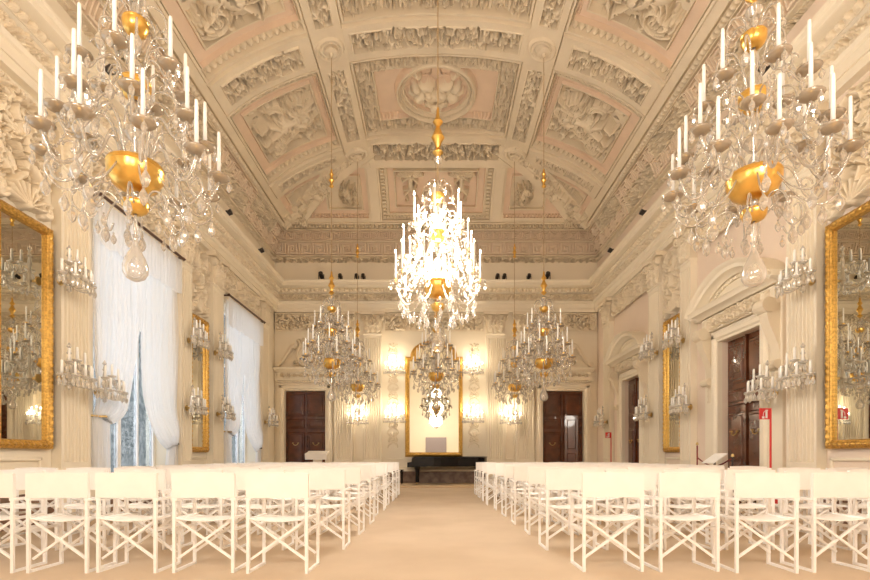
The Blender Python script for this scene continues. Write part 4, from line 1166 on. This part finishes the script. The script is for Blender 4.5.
for ri, y in enumerate(rows):
    for side in (-1, 1):
        for k in range(7):
            if ri == 0: x = (L0 if side < 0 else R0)[k]
            else: x = side*((1.27 if side < 0 else max(1.34, 1.50-.025*ri))+.645*k+random.uniform(-.03, .03))
            if abs(x) > (5.6 if ri < 3 else 5.0): continue
            o = cp if first else copy_tree(cp); first = False
            o.location = (x, y+random.uniform(-.03, .03)+(.04*(4-k) if side > 0 and ri == 0 else 0)*.3, 0); o.rotation_euler = (0, 0, R(random.uniform(-2.5, 2.5)))
            s = 'left' if side < 0 else 'right'
            tag(o, f"white canvas director's chair {s} of the aisle, {ORD[ri]} row, {NTH[k]} seat from the aisle", 'chair', "white director's chairs in rows")

# ------------------------------------------------------------------ grand piano and stool
root = empty('grand_piano', (-.98, 17.05, .06))
out = [(.22, 0), (.9, 0), (1.15, .06), (1.45, .22), (1.75, .38), (2.1, .46), (2.45, .52), (2.7, .66), (2.8, .9), (2.8, 1.15), (2.72, 1.38), (2.55, 1.5), (.22, 1.5)]
MB().prismz(out, .62, .93).build('case', BLACK, root)
MB().prismz([(x+(.02 if x > 1 else 0), y-.02 if y < 1 else y+.02) for x, y in out], .935, .965).build('lid', BLACK, root)
MB().prism([(0, .60), (.22, .60), (.22, .95), (.17, .93), (.14, .78), (.0, .76)], 0, 1.5).build('keyboard_case', BLACK, root)
for x, y in ((.32, .12), (.32, 1.38), (2.45, 1.0)):
    l = MB().lathe([(0, .08), (.035, .08), (.04, .2), (.055, .5), (.075, .55), (.08, .62), (0, .62)], 10, (x, y, 0)).build('leg', BLACK, root)
    MB().tube([(x-.02, y, .04), (x+.02, y, .04)], .04, 10).tube([(x, y, .04), (x, y, .1)], .015, 6).build('caster', BRASS, l)
MB().box(.30, .34, .6, .64, .1, .6).box(.30, .34, .86, .9, .1, .6).box(.26, .38, .56, .94, .06, .14).build('pedal_lyre', BLACK, root)
tag(root, 'black grand piano with closed lid on the low platform before the arched mirror', 'piano')
root = empty('piano_stool', (-1.36, 17.75, .06))
MB().bevbox(-.19, .19, -.3, .3, .40, .50, .02).build('seat', BLACK, root)
for x in (-.15, .15):
    for y in (-.25, .25): MB().tube([(x, y, .0), (x, y, .4)], [.016, .024], 8).build('leg', BLACK, root)
tag(root, 'black padded piano stool left of the grand piano', 'stool')

# lectern
root = empty('lectern', (-4.0, 16.9, .06))
MB().bevbox(-.30, .30, -.22, .22, .0, .06, .01).build('base', LIDW, root); MB().box(-.13, .13, -.10, .10, .06, 1.02).build('post', LIDW, root)
m = MB().box(-.36, .36, -.26, .24, 0, .05).box(-.36, .36, -.29, -.26, -.14, .06).build('reading_desk', LIDW, root, loc=(0, 0, 1.06)); m.rotation_euler = (R(12), 0, 0)
tag(root, 'white lectern with slanted desk on the platform before the left far door', 'lectern')

# small spotlights standing on the cornice
def spot_proto():
    root = empty('spotlight')
    MB().box(-.05, .05, -.05, .05, 0, .015).box(-.07, -.055, -.012, .012, .0, .16).box(.055, .07, -.012, .012, 0, .16).build('bracket', IRON, root)
    h = MB().tube([(0, -.09, 0), (0, .07, .0)], [.055, .045], 12).build('lamp_housing', IRON, root, True, (0, 0, .13)); h.rotation_euler = (R(-25), 0, 0)
    return root
spp = spot_proto(); SPT = []
for x, nm in ((-4.2, 'leftmost'), (-3.5, 'second from the left'), (-2.9, 'third from the left'), (-2.66, 'fourth from the left'), (2.25, 'fourth from the right'), (2.5, 'third from the right'), (3.4, 'second from the right'), (4.08, 'rightmost')):
    SPT.append((x, YF-.30, 0, nm+' on the far cornice', 1.5 if abs(x) in (4.2, 4.08) else 1.2))
for s, nm in ((-1, 'left'), (1, 'right')):
    for y, d in ((13.6, 'nearer'), (16.1, 'farther'), (8.6, 'nearest')):
        SPT.append((s*(XW-.33), y, -s*PI/2, f'on the {nm} wall cornice, the {d} one', 1.4))
for i, (x, y, r, d, sc) in enumerate(SPT):
    o = spp if i == 0 else copy_tree(spp)
    o.location = (x, y, 7.452); o.rotation_euler = (0, 0, r); o.scale = (sc,)*3; tag(o, 'small black spotlight '+d, 'spotlight', 'black spotlights on the cornice')

# fire-point posts, barrier posts and small devices
for (x, y, d) in ((5.42, 8.10, 'beside the nearer right doorway'), (5.60, 16.0, 'beside the farther right doorway')):
    root = empty('fire_point_post', (x, y, 0))
    MB().lathe([(0, 0), (.15, 0), (.15, .02), (.03, .03), (0, .03)], 16).build('base', RED, root); MB().tube([(0, 0, .03), (0, 0, 1.80)], .016, 8).build('pole', RED, root, True)
    s = MB().box(-.09, .09, -.01, .01, -.09, .09).build('sign_board', RED, root, loc=(-.09, 0, 1.71))
    m = MB(); z = .0
    m.tube([(.02, 0, z-.085), (.02, 0, z+.05)], .022, 8).box(.0, .05, -.003, .003, z+.055, z+.075)
    m.tube([(.0, 0, z+.06), (-.04, 0, z+.02), (-.045, 0, z-.04)], .006, 5).box(-.07, -.02, -.003, .003, z-.09, z-.05)
    m.v = [(a*.8, -.012+b*.15, c*.85) for a, b, c in m.v]
    m.build('pictogram', SIGNW, s)
    ex = MB().lathe([(0, 0), (.07, 0), (.075, .03), (.075, .34), (.05, .40), (.02, .42), (.02, .46), (0, .46)], 14, (.12, .12, .03)).build('extinguisher', RED, root, True)
    MB().box(.09, .16, .11, .13, .49, .52).tube([(.12, .12, .50), (.2, .1, .42), (.2, .08, .2)], .01, 6).build('valve', IRON, ex)
    tag(root, f'red pole with red square fire extinguisher sign {d}', 'sign post')
for (x, y, d) in ((5.25, 10.05, 'far side'), (5.25, 8.85, 'near side')):
    root = empty('barrier_post', (x, y, 0))
    MB().lathe([(0, 0), (.15, 0), (.14, .02), (.02, .04), (0, .04)], 14).build('base', IRON, root); MB().tube([(0, 0, .03), (0, 0, 1.24 if y > 9.5 else 1.0)], .014, 8).build('pole', ROPE if y > 9.5 else IRON, root)
    MB().lathe([(0, 0), (.03, .02), (.02, .06), (0, .07)], 8, (0, 0, 1.24 if y > 9.5 else 1.0)).build('finial', BRASS, root)
    tag(root, f'dark barrier post before the nearer right doorway, {d}', 'barrier post')
root = empty('info_stand', (5.1, 9.15, 0))
MB().box(-.12, .12, -.12, .12, 0, .02).tube([(0, 0, .02), (0, 0, .93)], .02, 8).build('stand', IRON, root)
b = MB().box(-.15, .15, -.20, .20, 0, .015).build('information_board', SIGNW, root, loc=(0, 0, .98)); b.rotation_euler = (0, R(-35), 0)
tag(root, 'white slanted information board on a stand before the nearer right doorway', 'information stand')
b = MB().tube([(5.25, 10.05, 1.0)]+[(5.25, 10.05-1.2*t/8, 1.0-.16*math.sin(PI*t/8)) for t in range(1, 8)]+[(5.25, 8.85, .98)], .014, 6).build('barrier_rope', ROPE)
tag(b, 'dark red rope between the barrier posts at the nearer right doorway', 'rope')
for u, d in ((9.15, 'nearer end'), (10.85, 'farther end')):
    root = empty('monitor_speaker'); MB().box(-.05, .05, -.08, .08, 0, .17).build('cabinet', IRON, root)
    if u < 10: MB().box(.06, .42, -.10, .10, .10, .13).box(.20, .26, -.05, .05, 0, .10).build('shelf_plate', SIGNW, root)
    MB().lathe([(0, 0), (.035, .0), (.03, .01), (0, .01)], 12).xform(Matrix.Translation((0, -.081, .09)) @ Matrix.Rotation(PI/2, 4, 'X')).build('cone', BLACK, root)
    wall_put(root, 'left', u, .56+.0, -.05 if False else .03)
    root.location.z = .56; tag(root, f'small black device on the {d} of the nearer window sill', 'device')

# ------------------------------------------------------------------ light
def area(name, loc, rot, sx, sy, power, col):
    l = bpy.data.lights.new(name, 'AREA'); l.shape = 'RECTANGLE'; l.size = sx; l.size_y = sy; l.energy = power; l.color = col
    o = bpy.data.objects.new(name, l); COL.objects.link(o); o.location = loc; o.rotation_euler = rot; return o
for u in allw:
    area('daylight', (-XW-.9, u, 3.0), (0, R(-90), 0), 4.8, 2.5, 300, (.86, .93, 1.))
LC = (1., .925, .82)
point('chandelier_or_fill_light', (.03, 7.9, ZB+.45), 430, .40, LC)
point('chandelier_or_fill_light', (.03, 7.9, ZB+1.3), 270, .28, LC)
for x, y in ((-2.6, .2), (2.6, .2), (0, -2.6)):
    point('chandelier_or_fill_light', (x, y, ZB+.5), 250, .5, LC)  # fill lamps added beside and behind the viewer, no chandelier hangs here
for x, y in ((-2.6, 8.2), (2.6, 8.2)): pass
w = bpy.data.worlds.new('world'); scn.world = w; w.use_nodes = True
bg = w.node_tree.nodes['Background']; bg.inputs[0].default_value = (.80, .89, 1, 1); bg.inputs[1].default_value = .42

# ------------------------------------------------------------------ camera
cam = bpy.data.cameras.new('camera'); co = bpy.data.objects.new('camera', cam); COL.objects.link(co)
co.location = (0, 0, HC); co.rotation_euler = (PI/2, 0, 0)
cam.sensor_width = 36; cam.lens = 36*500/870; cam.shift_x = -1/870; cam.shift_y = 167/870; cam.clip_start = .05; cam.clip_end = 200
scn.camera = co
scn.view_settings.view_transform = 'Standard'; scn.view_settings.look = 'None'; scn.view_settings.gamma = 1
scn.view_settings.use_curve_mapping = False; scn.view_settings.exposure = .50
scn.cycles.transparent_max_bounces = 24; scn.cycles.max_bounces = 10; scn.cycles.diffuse_bounces = 6
scn.cycles.sample_clamp_indirect = 6
scn.cycles.caustics_reflective = False; scn.cycles.caustics_refractive = False
